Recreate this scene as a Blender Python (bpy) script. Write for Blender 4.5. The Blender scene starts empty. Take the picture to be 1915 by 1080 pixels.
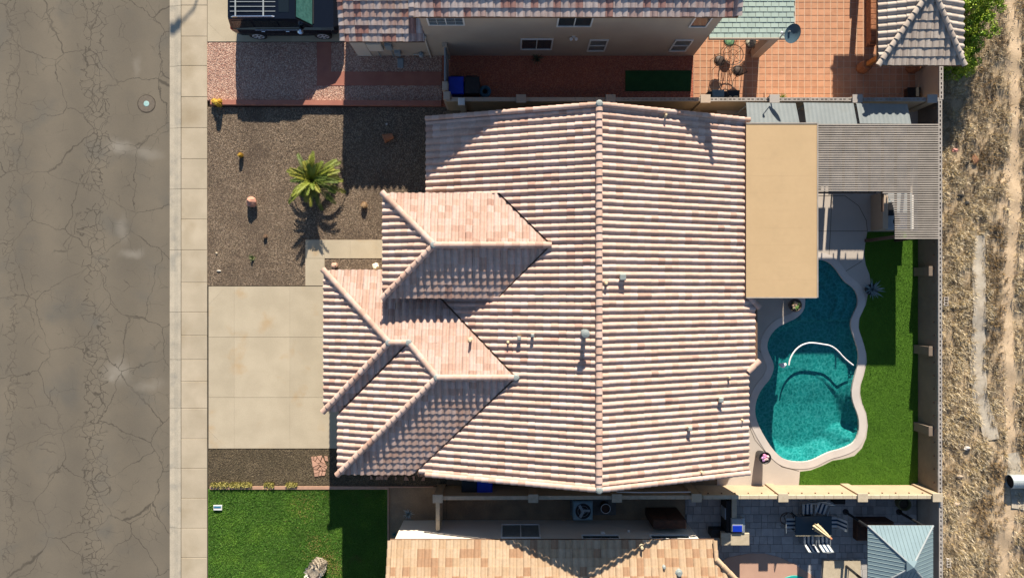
import bpy, bmesh, math, random
import numpy as np
from mathutils import Vector, Matrix
from mathutils import noise as mn
from mathutils.geometry import tessellate_polygon
random.seed(7); rng = np.random.default_rng(7)
sc = bpy.context.scene
# ------------------------------------------------------------------ camera, sky, sun, exposure
CAM_H, K = 32.3, 0.025            # drone height (m), metres per photo pixel on the ground
cam = bpy.data.cameras.new('camera'); cam.sensor_width = 36.0
cam.lens = 36.0 * (CAM_H / K) / 1915.0; cam.clip_end = 3000; cam.clip_start = 0.5
camo = bpy.data.objects.new('camera', cam); sc.collection.objects.link(camo)
camo.location = (0, 0, CAM_H); camo.rotation_euler = (0, 0, 0); sc.camera = camo
LDIR = Vector((-0.165, -2.2, -1.0)).normalized()      # direction in which sunlight travels
w = bpy.data.worlds.new('World'); sc.world = w; w.use_nodes = True
nt = w.node_tree; bg = nt.nodes['Background']
sky = nt.nodes.new('ShaderNodeTexSky'); sky.sky_type = 'NISHITA'; sky.sun_disc = False
sky.sun_elevation = math.asin(-LDIR.z); sky.sun_rotation = math.atan2(-LDIR.x, -LDIR.y)
sky.altitude = 400; sky.air_density = 1.0; sky.dust_density = 0.25; sky.ozone_density = 2.2
nt.links.new(sky.outputs[0], bg.inputs[0]); bg.inputs[1].default_value = 0.065
sun = bpy.data.lights.new('sun', 'SUN'); sun.energy = 5.0; sun.angle = math.radians(0.53); sun.color = (1.0, 0.90, 0.76)
suno = bpy.data.objects.new('sun', sun); sc.collection.objects.link(suno)
suno.location = (3, 40, 30); suno.rotation_euler = LDIR.to_track_quat('-Z', 'Y').to_euler()
sc.view_settings.view_transform = 'Standard'; sc.view_settings.look = 'None'
sc.view_settings.gamma = 1.0; sc.view_settings.exposure = 1.12
sc.render.engine = 'CYCLES'
try:
    sc.cycles.transparent_max_bounces = 12
except Exception: pass

# ------------------------------------------------------------------ helpers
C = sc.collection
R = math.radians
def U(gx, gy, z=0.0): return Vector(((gx - 957.5) * K, (540 - gy) * K, z))          # plan position in ground pixels
def G(px, py, z=0.0):                                                               # photo pixel of a point at height z
    k = K * (CAM_H - z) / CAM_H
    return Vector(((px - 957.5) * k, (540 - py) * k, z))
def wloc(o):
    v = Vector((0, 0, 0))
    while o is not None: v += o.location; o = o.parent
    return v
def tag(o, label=None, cat=None, group=None, kind=None):
    if label: o['label'] = label
    if cat: o['category'] = cat
    if group: o['group'] = group
    if kind: o['kind'] = kind
    return o
def thing(name, loc, label, cat, group=None, rz=0.0):
    o = bpy.data.objects.new(name, None); C.objects.link(o); o.location = loc; o.rotation_euler = (0, 0, rz)
    o.empty_display_size = 0.2
    return tag(o, label, cat, group)
def inst(name, mesh, parent, mat4, world=True):
    o = bpy.data.objects.new(name, mesh); C.objects.link(o)
    if parent is not None:
        o.parent = parent
        if world: mat4 = Matrix.Translation(-wloc(parent)) @ mat4
    o.matrix_local = mat4
    return o
def copy_tree(o, parent=None):
    c = o.copy(); C.objects.link(c); c.parent = parent
    if parent is not None: c.matrix_parent_inverse = o.matrix_parent_inverse.copy()
    for ch in list(o.children): copy_tree(ch, c)
    return c
class MB:
    def __init__(s): s.v = []; s.f = []
    def add(s, vs, fs):
        b = len(s.v); s.v += [tuple(p) for p in vs]; s.f += [tuple(b + i for i in f) for f in fs]; return s
    def box(s, x0, y0, z0, x1, y1, z1):
        vs = [(x0,y0,z0),(x1,y0,z0),(x1,y1,z0),(x0,y1,z0),(x0,y0,z1),(x1,y0,z1),(x1,y1,z1),(x0,y1,z1)]
        return s.add(vs, [(3,2,1,0),(4,5,6,7),(0,1,5,4),(1,2,6,5),(2,3,7,6),(3,0,4,7)])
    def obox(s, c, dims, rz=0.0, m=None):
        M = m if m is not None else Matrix.Translation(Vector(c)) @ Matrix.Rotation(rz, 4, 'Z')
        a, b, d = [q / 2 for q in dims]
        vs = [M @ Vector(p) for p in [(-a,-b,-d),(a,-b,-d),(a,b,-d),(-a,b,-d),(-a,-b,d),(a,-b,d),(a,b,d),(-a,b,d)]]
        return s.add(vs, [(3,2,1,0),(4,5,6,7),(0,1,5,4),(1,2,6,5),(2,3,7,6),(3,0,4,7)])
    def cbox(s, x0, y0, z0, x1, y1, z1, c=0.02):      # box with chamfered top edges
        vs = [(x0,y0,z0),(x1,y0,z0),(x1,y1,z0),(x0,y1,z0),(x0,y0,z1-c),(x1,y0,z1-c),(x1,y1,z1-c),(x0,y1,z1-c),
              (x0+c,y0+c,z1),(x1-c,y0+c,z1),(x1-c,y1-c,z1),(x0+c,y1-c,z1)]
        return s.add(vs, [(3,2,1,0),(8,9,10,11),(0,1,5,4),(1,2,6,5),(2,3,7,6),(3,0,4,7),(4,5,9,8),(5,6,10,9),(6,7,11,10),(7,4,8,11)])
    def prism(s, pts, z0, z1):
        n = len(pts); a = sum(pts[i][0]*pts[(i+1)%n][1]-pts[(i+1)%n][0]*pts[i][1] for i in range(n))
        if a < 0: pts = list(pts)[::-1]
        vs = [(p[0],p[1],z0) for p in pts] + [(p[0],p[1],z1) for p in pts]
        return s.add(vs, [tuple(range(n))[::-1], tuple(range(n, 2*n))] + [(i,(i+1)%n,(i+1)%n+n,i+n) for i in range(n)])
    def slab(s, pts3, t):                             # polygon in 3D, thickened downwards
        n = len(pts3); a = sum(pts3[i][0]*pts3[(i+1)%n][1]-pts3[(i+1)%n][0]*pts3[i][1] for i in range(n))
        if a < 0: pts3 = list(pts3)[::-1]
        vs = [(p[0],p[1],p[2]-t) for p in pts3] + [tuple(p) for p in pts3]
        return s.add(vs, [tuple(range(n))[::-1], tuple(range(n, 2*n))] + [(i,(i+1)%n,(i+1)%n+n,i+n) for i in range(n)])
    def tube(s, path, r, n=8, cap=True):
        path = [Vector(p) for p in path]; rs = r if isinstance(r, (list, tuple)) else [r]*len(path)
        vs = []; fs = []; up = Vector((0,0,1))
        for i, p in enumerate(path):
            d = (path[min(i+1,len(path)-1)] - path[max(i-1,0)]).normalized()
            a = d.cross(up) if abs(d.dot(up)) < .95 else d.cross(Vector((1,0,0)))
            a.normalize(); b = a.cross(d)
            for k in range(n):
                t = 2*math.pi*k/n; vs.append(p + rs[i]*(math.cos(t)*a + math.sin(t)*b))
        for i in range(len(path)-1):
            for k in range(n): fs.append((i*n+k,(i+1)*n+k,(i+1)*n+(k+1)%n,i*n+(k+1)%n))
        if cap: fs += [tuple(range(n)), tuple(range((len(path)-1)*n, len(path)*n))[::-1]]
        return s.add(vs, fs)
    def lathe(s, prof, c=(0,0,0), n=20, jit=0.0):
        vs = []; fs = []
        for r, z in prof:
            for k in range(n):
                t = 2*math.pi*k/n; rr = r*(1+jit*(random.random()-.5)); vs.append((c[0]+rr*math.cos(t), c[1]+rr*math.sin(t), c[2]+z))
        for i in range(len(prof)-1):
            for k in range(n): fs.append((i*n+k,i*n+(k+1)%n,(i+1)*n+(k+1)%n,(i+1)*n+k))
        fs += [tuple(range(n))[::-1], tuple(range((len(prof)-1)*n, len(prof)*n))]
        return s.add(vs, fs)
    def mesh(s, name, m, smooth=False):
        me = bpy.data.meshes.new(name); me.from_pydata(s.v, [], s.f); me.materials.append(m)
        if smooth: me.polygons.foreach_set('use_smooth', [True]*len(me.polygons))
        me.update(); return me
    def build(s, name, m, parent=None, world=True, smooth=False, loc=None):
        off = wloc(parent) if (parent is not None and world) else Vector((0,0,0))
        if loc is not None: off = Vector(loc)
        if off.length > 0: s.v = [(p[0]-off.x, p[1]-off.y, p[2]-off.z) for p in s.v]
        o = bpy.data.objects.new(name, s.mesh(name, m, smooth)); C.objects.link(o)
        if parent is not None: o.parent = parent
        if loc is not None: o.location = loc
        return o
def npmesh(name, V, F, m, col=None, parent=None, smooth=False):
    me = bpy.data.meshes.new(name); n = F.shape[1]
    me.vertices.add(len(V)); me.vertices.foreach_set('co', np.ascontiguousarray(V, dtype=np.float32).ravel())
    me.loops.add(F.size); me.loops.foreach_set('vertex_index', np.ascontiguousarray(F, dtype=np.int32).ravel())
    me.polygons.add(len(F)); me.polygons.foreach_set('loop_start', np.arange(0, F.size, n, dtype=np.int32))
    try: me.polygons.foreach_set('loop_total', np.full(len(F), n, dtype=np.int32))
    except Exception: pass
    if smooth: me.polygons.foreach_set('use_smooth', np.ones(len(F), dtype=bool))
    me.materials.append(m); me.update(calc_edges=True)
    if col is not None:
        ca = me.color_attributes.new('Col', 'FLOAT_COLOR', 'POINT')
        c4 = np.ones((len(V), 4), dtype=np.float32); c4[:, :3] = col; ca.data.foreach_set('color', c4.ravel())
    o = bpy.data.objects.new(name, me); C.objects.link(o)
    if parent is not None: o.parent = parent; o.location = -wloc(parent)
    return o
def setcol(me, col):
    ca = me.color_attributes.new('Col', 'FLOAT_COLOR', 'POINT')
    ca.data.foreach_set('color', np.tile(np.array(list(col)+[1.0], dtype=np.float32), len(me.vertices)))
def inpoly(P, poly):
    x, y = P[:,0], P[:,1]; r = np.zeros(len(P), bool); n = len(poly)
    for i in range(n):
        x0, y0 = poly[i][0], poly[i][1]; x1, y1 = poly[(i+1)%n][0], poly[(i+1)%n][1]
        c = ((y0 > y) != (y1 > y)) & (x < (x1-x0)*(y-y0)/((y1-y0) if y1 != y0 else 1e-9)+x0); r ^= c
    return r
def UP(pts): return [(U(a,b).x, U(a,b).y) for a, b in pts]
def rectU(x0, y0, x1, y1): return UP([(x0,y1),(x1,y1),(x1,y0),(x0,y0)])

# ------------------------------------------------------------------ materials
def mat(name, c1, c2=None, scale=3.0, rough=0.85, bump=0.0, bscale=40.0, metal=0.0, attr=False, rnd=0.0, fine=0.0, fscale=60.0, spec=0.3, stain=None, sscale=0.6, sth=(0.5,0.7), detail=6.0):
    m = bpy.data.materials.new(name); m.use_nodes = True; t = m.node_tree; N = t.nodes; L = t.links
    b = N['Principled BSDF']; b.inputs['Roughness'].default_value = rough; b.inputs['Metallic'].default_value = metal
    b.inputs['Specular IOR Level'].default_value = spec
    geo = N.new('ShaderNodeNewGeometry')
    if attr:
        a = N.new('ShaderNodeAttribute'); a.attribute_name = 'Col'; cur = a.outputs['Color']
    else:
        a = N.new('ShaderNodeRGB'); a.outputs[0].default_value = (*c1, 1); cur = a.outputs[0]
    def mix(fac, A, B, typ='MIX'):
        x = N.new('ShaderNodeMix'); x.data_type = 'RGBA'; x.blend_type = typ
        for sock, val in ((x.inputs[0], fac), (x.inputs[6], A), (x.inputs[7], B)):
            if isinstance(val, (int, float)): sock.default_value = val
            elif isinstance(val, tuple): sock.default_value = (*val, 1)
            else: L.new(val, sock)
        return x.outputs[2]
    def noise(sc_, det=5.0):
        n = N.new('ShaderNodeTexNoise'); n.inputs['Scale'].default_value = sc_; n.inputs['Detail'].default_value = det
        L.new(geo.outputs['Position'], n.inputs['Vector']); return n.outputs['Fac']
    def ramp(fac, lo, hi):
        r = N.new('ShaderNodeMapRange'); r.inputs[1].default_value = lo; r.inputs[2].default_value = hi; r.interpolation_type = 'SMOOTHSTEP'; L.new(fac, r.inputs[0]); return r.outputs[0]
    if c2: cur = mix(ramp(noise(scale, detail), .3, .7), cur, c2)
    if stain: cur = mix(ramp(noise(sscale, 7), *sth), cur, stain)
    if fine:
        f = N.new('ShaderNodeMapRange'); f.inputs[1].default_value = .25; f.inputs[2].default_value = .75; f.inputs[3].default_value = 1-fine; f.inputs[4].default_value = 1+fine
        L.new(noise(fscale, 3), f.inputs[0]); x = N.new('ShaderNodeVectorMath'); x.operation = 'SCALE'; L.new(cur, x.inputs[0]); L.new(f.outputs[0], x.inputs[3]); cur = x.outputs[0]
    if rnd:
        oi = N.new('ShaderNodeObjectInfo'); f = N.new('ShaderNodeMapRange'); f.inputs[3].default_value = 1-rnd; f.inputs[4].default_value = 1+rnd
        L.new(oi.outputs['Random'], f.inputs[0]); x = N.new('ShaderNodeVectorMath'); x.operation = 'SCALE'; L.new(cur, x.inputs[0]); L.new(f.outputs[0], x.inputs[3]); cur = x.outputs[0]
    L.new(cur, b.inputs['Base Color'])
    if bump:
        bn = N.new('ShaderNodeBump'); bn.inputs['Strength'].default_value = bump; bn.inputs['Distance'].default_value = 0.02
        L.new(noise(bscale, 4), bn.inputs['Height']); L.new(bn.outputs[0], b.inputs['Normal'])
    m['_x'] = 0
    return m
def gravel_mat(name, cols, scale=26.0, tint=None, tscale=0.7):
    m = bpy.data.materials.new(name); m.use_nodes = True; t = m.node_tree; N = t.nodes; L = t.links; b = N['Principled BSDF']; b.inputs['Roughness'].default_value = .9
    b.inputs['Specular IOR Level'].default_value = .2
    geo = N.new('ShaderNodeNewGeometry'); v = N.new('ShaderNodeTexVoronoi'); v.inputs['Scale'].default_value = scale; L.new(geo.outputs['Position'], v.inputs['Vector'])
    sep = N.new('ShaderNodeSeparateColor'); L.new(v.outputs['Color'], sep.inputs[0])
    r = N.new('ShaderNodeValToRGB'); L.new(sep.outputs[0], r.inputs[0]); r.color_ramp.interpolation = 'CONSTANT'
    els = r.color_ramp.elements
    while len(els) < len(cols): els.new(0.5)
    for i, c in enumerate(cols): els[i].position = i/len(cols); els[i].color = (*c, 1)
    cur = r.outputs[0]
    if tint:
        n = N.new('ShaderNodeTexNoise'); n.inputs['Scale'].default_value = tscale; n.inputs['Detail'].default_value = 6; L.new(geo.outputs['Position'], n.inputs['Vector'])
        mr = N.new('ShaderNodeMapRange'); mr.inputs[1].default_value = .45; mr.inputs[2].default_value = .7; mr.inputs[4].default_value = .85; L.new(n.outputs['Fac'], mr.inputs[0])
        x = N.new('ShaderNodeMix'); x.data_type = 'RGBA'; L.new(mr.outputs[0], x.inputs[0]); L.new(cur, x.inputs[6]); x.inputs[7].default_value = (*tint, 1); cur = x.outputs[2]
    L.new(cur, b.inputs['Base Color'])
    bn = N.new('ShaderNodeBump'); bn.inputs['Strength'].default_value = .9; bn.inputs['Distance'].default_value = .03; bn.invert = True
    L.new(v.outputs['Distance'], bn.inputs['Height']); L.new(bn.outputs[0], b.inputs['Normal'])
    return m
M = {}
M['tile'] = mat('roof_tile_clay', (1,1,1), attr=True, rough=.8, fine=.10, fscale=9, bump=.15, bscale=30, spec=.25)
M['plant'] = mat('plant_leaf', (1,1,1), attr=True, rough=.6, fine=.12, fscale=30, spec=.3)
M['stone'] = mat('loose_stone', (1,1,1), attr=True, rough=.9, spec=.2)
M['concrete'] = mat('concrete', (.44,.37,.27), (.38,.32,.23), 1.2, .9, .15, 60, rnd=.06, fine=.06, fscale=25, stain=(.325,.262,.175), sscale=.55, sth=(.5,.78))
M['drive'] = mat('driveway_concrete', (.44,.375,.27), (.39,.33,.235), 1.0, .9, .15, 60, rnd=.04, fine=.07, fscale=22, stain=(.40,.295,.175), sscale=.75, sth=(.56,.74))
M['curb'] = mat('curb_concrete', (.44,.385,.295), (.38,.335,.26), 2.0, .9, .15, 60, rnd=.05, fine=.10, fscale=18, stain=(.30,.275,.225), sscale=1.6, sth=(.5,.75))
M['deck'] = mat('pool_deck', (.45,.395,.34), (.405,.355,.305), .9, .85, .1, 70, rnd=.03, fine=.05, fscale=30)
M['coping'] = mat('pool_coping', (.54,.485,.435), (.48,.43,.385), 1.5, .8, .1, 60, fine=.05)
M['joint'] = mat('joint_dirt', (.09,.075,.055), (.05,.04,.03), 5, .95)
M['stucco'] = mat('stucco_beige', (.44,.35,.26), (.40,.32,.24), 1.0, .9, .3, 90, fine=.05, fscale=50)
M['stucco_n'] = mat('stucco_greige', (.46,.37,.285), (.42,.33,.255), .8, .9, .3, 90, fine=.05, fscale=50)
M['stucco_s'] = mat('stucco_pale', (.60,.53,.44), (.55,.48,.40), .8, .9, .3, 90, fine=.04, fscale=50)
M['block'] = mat('block_wall', (.40,.30,.195), (.35,.26,.17), 1.2, .9, .25, 60, fine=.08, fscale=35)
M['block_top'] = mat('block_top', (.42,.36,.29), (.34,.29,.23), 3, .9, .2, 60, rnd=.1, fine=.08)
M['block_shaded'] = mat('shaded_block_wall', (.20,.155,.12), (.165,.13,.10), 1.5, .9, .25, 60, fine=.08, fscale=35)  # darker copy of the block colour: shade of the west face painted in
M['block_grey'] = mat('block_grey', (.36,.33,.30), (.30,.27,.24), 2, .9, .2, 60, rnd=.08, fine=.08)
M['dark'] = mat('dark_void', (.02,.02,.02), rough=.9)
M['wood'] = mat('roof_wood', (.17,.10,.06), (.12,.07,.045), 6, .85)
M['white'] = mat('white_paint', (.72,.70,.66), (.64,.62,.58), 3, .5)
M['glass'] = mat('window_glass', (.03,.045,.05), rough=.08, spec=.6)
M['curtain'] = mat('window_blind', (.16,.18,.18), (.11,.13,.13), 5, .35, spec=.6)
M['grey_metal'] = mat('grey_metal', (.30,.33,.34), (.25,.28,.29), 3, .45, fine=.06)
M['galv'] = mat('galvanised_metal', (.42,.46,.47), (.33,.37,.38), 4, .35, metal=.6, fine=.1)
M['lead'] = mat('lead_flashing', (.27,.30,.29), (.22,.25,.24), 6, .5)
M['black'] = mat('black_plastic', (.015,.016,.018), (.022,.022,.024), 5, .45)
M['iron'] = mat('wrought_iron', (.05,.035,.028), rough=.55)
M['paint'] = mat('car_paint_black', (.004,.006,.012), rough=.16, spec=.45)
M['chrome'] = mat('chrome', (.75,.77,.82), rough=.15, metal=1.0)
M['rim_silver'] = mat('wheel_silver', (.55,.57,.62), rough=.3, metal=.3)
M['rubber'] = mat('tyre_rubber', (.018,.018,.018), (.028,.026,.024), 12, .85)
M['tint'] = mat('tinted_glass', (.008,.012,.014), rough=.06, spec=.7)
M['screen'] = mat('windscreen_sunshade', (.055,.16,.145), (.03,.10,.092), 9, .12, spec=.7)
M['blue'] = mat('blue_plastic', (.005,.035,.42), (.005,.03,.34), 4, .4)
M['tarp'] = mat('grey_sheet', (.135,.157,.162), (.12,.14,.145), 1.6, .6, fine=.05, fscale=15, stain=(.12,.135,.133), sscale=2.2, sth=(.5,.8))
M['tan'] = mat('tan_sheet', (.475,.335,.185), (.455,.32,.175), .8, .65, fine=.02, fscale=6, stain=(.43,.305,.168), sscale=1.2, sth=(.5,.85))
M['slat'] = mat('pergola_slat', (.37,.325,.275), (.30,.265,.225), 2.5, .7, rnd=.10, fine=.08)
M['beam'] = mat('pergola_beam', (.10,.065,.045), (.07,.045,.032), 5, .8)
M['shingle'] = mat('green_shingle', (.33,.41,.36), (.30,.375,.33), 2, .85, rnd=.05, fine=.08, fscale=60)
M['quarry'] = mat('terracotta_tile', (.50,.255,.145), (.44,.21,.115), 3.5, .7, rnd=.08, fine=.08, fscale=25)
M['grout'] = mat('tile_grout', (.60,.44,.31), (.52,.38,.26), 4, .9)
M['paver'] = mat('grey_paver', (.36,.34,.325), (.29,.28,.27), 3, .85, rnd=.22, fine=.12, fscale=30)
M['sand'] = mat('paver_sand', (.16,.15,.14), (.12,.11,.10), 6, .95)
M['redcon'] = mat('red_concrete', (.36,.145,.10), (.31,.12,.085), 2, .85, fine=.08, fscale=30, stain=(.27,.11,.085), sscale=1.4, sth=(.5,.8))
M['edging'] = mat('border_edging', (.44,.26,.18), (.36,.22,.15), 5, .9, fine=.1)
M['brick'] = mat('rust_brick', (.36,.15,.07), (.24,.10,.05), 9, .85, .4, 40, fine=.2, fscale=30)
M['timber'] = mat('orange_timber', (.45,.19,.05), (.36,.14,.04), 6, .7)
M['terracotta'] = mat('terracotta_pot', (.42,.17,.08), (.35,.14,.07), 8, .8)
M['rust'] = mat('rusted_brown_metal', (.075,.032,.018), (.04,.02,.013), 6, .7, fine=.2, fscale=12)
M['seam'] = mat('pale_metal_roof', (.165,.235,.26), (.15,.215,.24), 1.5, .5, fine=.04)
M['furn'] = mat('dark_furniture', (.03,.05,.065), rough=.5)
M['stripe_w'] = mat('sling_pale', (.50,.52,.52), rough=.8)
M['stripe_d'] = mat('sling_navy', (.02,.045,.085), rough=.8)
M['canvas'] = mat('canvas_cream', (.62,.52,.34), (.52,.42,.26), 12, .85)
M['pink'] = mat('pinkish_deck', (.47,.30,.22), (.43,.27,.20), 1.5, .85, fine=.05)
M['bark'] = mat('pale_bark', (.34,.29,.22), (.16,.13,.10), 14, .9, .6, 30)
M['pipe'] = mat('corrugated_pipe', (.40,.44,.44), (.33,.37,.37), 5, .5, metal=.3)
M['wire'] = mat('white_hose', (.75,.72,.72), rough=.5)
M['counter'] = mat('counter_stone', (.47,.40,.29), (.40,.34,.24), 6, .7, fine=.1)
M['dirt'] = mat('bare_dirt', (.25,.175,.105), (.19,.135,.085), 1.4, .95, .4, 30, fine=.14, fscale=22)
M['dirtpath'] = mat('tan_dirt', (.52,.39,.255), (.44,.325,.205), 1.1, .95, .4, 25, fine=.12, fscale=14, stain=(.35,.26,.165), sscale=1.8, sth=(.52,.75))
M['swale'] = mat('swale_concrete', (.44,.39,.31), (.37,.32,.25), 2.5, .9, .3, 30, fine=.12, fscale=12, stain=(.28,.23,.17), sscale=1.5, sth=(.5,.72))
M['ground'] = mat('desert_ground', (.44,.34,.22), (.34,.255,.16), 1.3, .95, .5, 12, fine=.2, fscale=10, stain=(.25,.185,.11), sscale=.9, sth=(.5,.7))
M['gravel_brown'] = gravel_mat('brown_gravel', [(.125,.088,.058),(.18,.13,.088),(.085,.064,.046),(.23,.172,.118),(.13,.097,.07),(.29,.22,.155)], 26, (.095,.069,.05))
M['gravel_pink'] = gravel_mat('pink_gravel', [(.42,.245,.18),(.52,.34,.25),(.30,.165,.125),(.60,.43,.33),(.36,.20,.155)], 26)
M['gravel_red'] = gravel_mat('red_gravel', [(.40,.13,.075),(.32,.10,.06),(.46,.17,.10),(.36,.12,.08)], 24)
M['mulch'] = gravel_mat('dark_mulch', [(.085,.064,.040),(.12,.092,.055),(.06,.046,.030),(.145,.112,.07)], 22, (.062,.05,.03), 1.2)
M['lawn'] = mat('lawn_soil', (.05,.115,.014), (.065,.13,.018), 1.2, .95, fine=.2, fscale=20, stain=(.12,.10,.03), sscale=.9, sth=(.6,.75))
M['turf'] = mat('artificial_turf', (.065,.15,.010), (.055,.13,.009), 1.5, .9, fine=.15, fscale=40)
M['turf_dark'] = mat('turf_mat', (.02,.075,.02), (.016,.06,.016), 3, .9, fine=.2, fscale=60)
# asphalt with procedural cracks
def asphalt():
    m = mat('asphalt', (.155,.131,.097), (.128,.110,.084), .35, .92, .25, 90, fine=.09, fscale=45, stain=(.112,.102,.084), sscale=.55, sth=(.5,.8))
    t = m.node_tree; N = t.nodes; L = t.links; b = N['Principled BSDF']; base = b.inputs['Base Color'].links[0].from_socket
    geo = N.new('ShaderNodeNewGeometry'); nz = N.new('ShaderNodeTexNoise'); nz.inputs['Scale'].default_value = 1.1; nz.inputs['Detail'].default_value = 5
    L.new(geo.outputs['Position'], nz.inputs['Vector'])
    def math_(op, a, b_=None, c=None):
        x = N.new('ShaderNodeMath'); x.operation = op
        for i, q in enumerate((a, b_, c)):
            if q is None: continue
            if isinstance(q, (int, float)): x.inputs[i].default_value = q
            else: L.new(q, x.inputs[i])
        return x.outputs[0]
    nz2 = N.new('ShaderNodeTexNoise'); nz2.inputs['Scale'].default_value = 5.5; nz2.inputs['Detail'].default_value = 6; nz2.inputs['Roughness'].default_value = .65; L.new(geo.outputs['Position'], nz2.inputs['Vector'])
    w0 = N.new('ShaderNodeVectorMath'); w0.operation = 'MULTIPLY_ADD'; L.new(nz2.outputs['Color'], w0.inputs[0]); w0.inputs[1].default_value = (.16,.16,0); L.new(geo.outputs['Position'], w0.inputs[2])
    warp = N.new('ShaderNodeVectorMath'); warp.operation = 'MULTIPLY_ADD'; L.new(nz.outputs['Color'], warp.inputs[0]); warp.inputs[1].default_value = (.8,.8,0); L.new(w0.outputs[0], warp.inputs[2])
    def cracks(scale, width, vec):
        v = N.new('ShaderNodeTexVoronoi'); v.feature = 'DISTANCE_TO_EDGE'; v.inputs['Scale'].default_value = scale; v.inputs['Randomness'].default_value = 1.0; L.new(vec, v.inputs['Vector'])
        r = N.new('ShaderNodeMapRange'); r.inputs[1].default_value = width*.3; r.inputs[2].default_value = width; r.inputs[3].default_value = 1; r.inputs[4].default_value = 0; L.new(v.outputs['Distance'], r.inputs[0]); return r.outputs[0]
    sx = N.new('ShaderNodeSeparateXYZ'); L.new(warp.outputs[0], sx.inputs[0])
    nb0 = N.new('ShaderNodeTexNoise'); nb0.inputs['Scale'].default_value = .22; nb0.inputs['Detail'].default_value = 3; L.new(geo.outputs['Position'], nb0.inputs['Vector'])
    nb1 = N.new('ShaderNodeTexNoise'); nb1.inputs['Scale'].default_value = .9; nb1.inputs['Detail'].default_value = 4; L.new(geo.outputs['Position'], nb1.inputs['Vector'])
    ctr = math_('ADD', math_('ADD', sx.outputs[0], 18.4), math_('MULTIPLY', nb0.outputs['Fac'], 1.3))
    band = math_('SUBTRACT', math_('MULTIPLY', nb1.outputs['Fac'], 1.9), math_('MULTIPLY', math_('ABSOLUTE', ctr), 1.75)); band = math_('GREATER_THAN', band, 0.0)
    n2 = N.new('ShaderNodeTexNoise'); n2.inputs['Scale'].default_value = .28; L.new(geo.outputs['Position'], n2.inputs['Vector'])
    band = math_('MULTIPLY', band, math_('GREATER_THAN', n2.outputs['Fac'], .38))
    big = cracks(.36, .0085, warp.outputs[0]); mid = cracks(2.5, .042, warp.outputs[0]); hair = cracks(1.15, .015, warp.outputs[0])
    st = N.new('ShaderNodeVectorMath'); st.operation = 'MULTIPLY'; L.new(warp.outputs[0], st.inputs[0]); st.inputs[1].default_value = (1,.55,1)
    band2 = math_('GREATER_THAN', math_('SUBTRACT', math_('MULTIPLY', nb1.outputs['Fac'], .5), math_('ABSOLUTE', math_('ADD', ctr, 4.0))), 0.0)
    n3 = N.new('ShaderNodeTexNoise'); n3.inputs['Scale'].default_value = .5; L.new(geo.outputs['Position'], n3.inputs['Vector'])
    fade = N.new('ShaderNodeMapRange'); fade.inputs[1].default_value = .3; fade.inputs[2].default_value = .55; fade.inputs[3].default_value = .25; L.new(n3.outputs['Fac'], fade.inputs[0])
    hm = N.new('ShaderNodeMapRange'); hm.inputs[1].default_value = .47; hm.inputs[2].default_value = .56; L.new(nb1.outputs['Fac'], hm.inputs[0])
    ck = math_('MAXIMUM', math_('MAXIMUM', math_('MULTIPLY', big, fade.outputs[0]), math_('MULTIPLY', hair, math_('MULTIPLY', hm.outputs[0], .65))), math_('MULTIPLY', mid, math_('MAXIMUM', band, math_('MULTIPLY', band2, .7))))
    # wheel-track tone along the street
    tr = math_('SINE', math_('MULTIPLY', sx.outputs[0], 2.6)); tone = N.new('ShaderNodeMapRange'); tone.inputs[1].default_value = -1; tone.inputs[2].default_value = 1; tone.inputs[3].default_value = .95; tone.inputs[4].default_value = 1.05; L.new(tr, tone.inputs[0])
    sc_ = N.new('ShaderNodeVectorMath'); sc_.operation = 'SCALE'; L.new(base, sc_.inputs[0]); L.new(tone.outputs[0], sc_.inputs[3])
    cur = sc_.outputs[0]
    def blend(fac, A, col):
        x = N.new('ShaderNodeMix'); x.data_type = 'RGBA'; L.new(fac, x.inputs[0]); L.new(A, x.inputs[6]); x.inputs[7].default_value = (*col, 1); return x.outputs[2]
    # pale worn patches with a shape of their own
    for (px, py, rx, ry, a) in ((225,268,.85,.6,.7),(275,280,1.2,.42,.45),(225,690,.95,.85,.65),(280,715,1.1,.35,.35),(250,465,.85,.35,.55),(232,420,.4,1.0,.4),(215,705,.3,.3,.6),(262,120,.25,.9,.3)):
        c = U(px, py); vm = N.new('ShaderNodeVectorMath'); vm.operation = 'SUBTRACT'; L.new(warp.outputs[0], vm.inputs[0]); vm.inputs[1].default_value = (c.x+.35, c.y+.35, 0)
        vs = N.new('ShaderNodeVectorMath'); vs.operation = 'MULTIPLY'; L.new(vm.outputs[0], vs.inputs[0]); vs.inputs[1].default_value = (1/rx, 1/ry, 0)
        ln = N.new('ShaderNodeVectorMath'); ln.operation = 'LENGTH'; L.new(vs.outputs[0], ln.inputs[0])
        r = N.new('ShaderNodeMapRange'); r.interpolation_type = 'SMOOTHSTEP'; r.inputs[1].default_value = 0; r.inputs[2].default_value = 1; r.inputs[3].default_value = a; r.inputs[4].default_value = 0; L.new(ln.outputs['Value'], r.inputs[0])
        cur = blend(r.outputs[0], cur, (.26,.235,.195))
    cur = blend(math_('MULTIPLY', ck, .66), cur, (.038,.032,.025))
    L.new(cur, b.inputs['Base Color'])
    return m
M['asphalt'] = asphalt()
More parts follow.
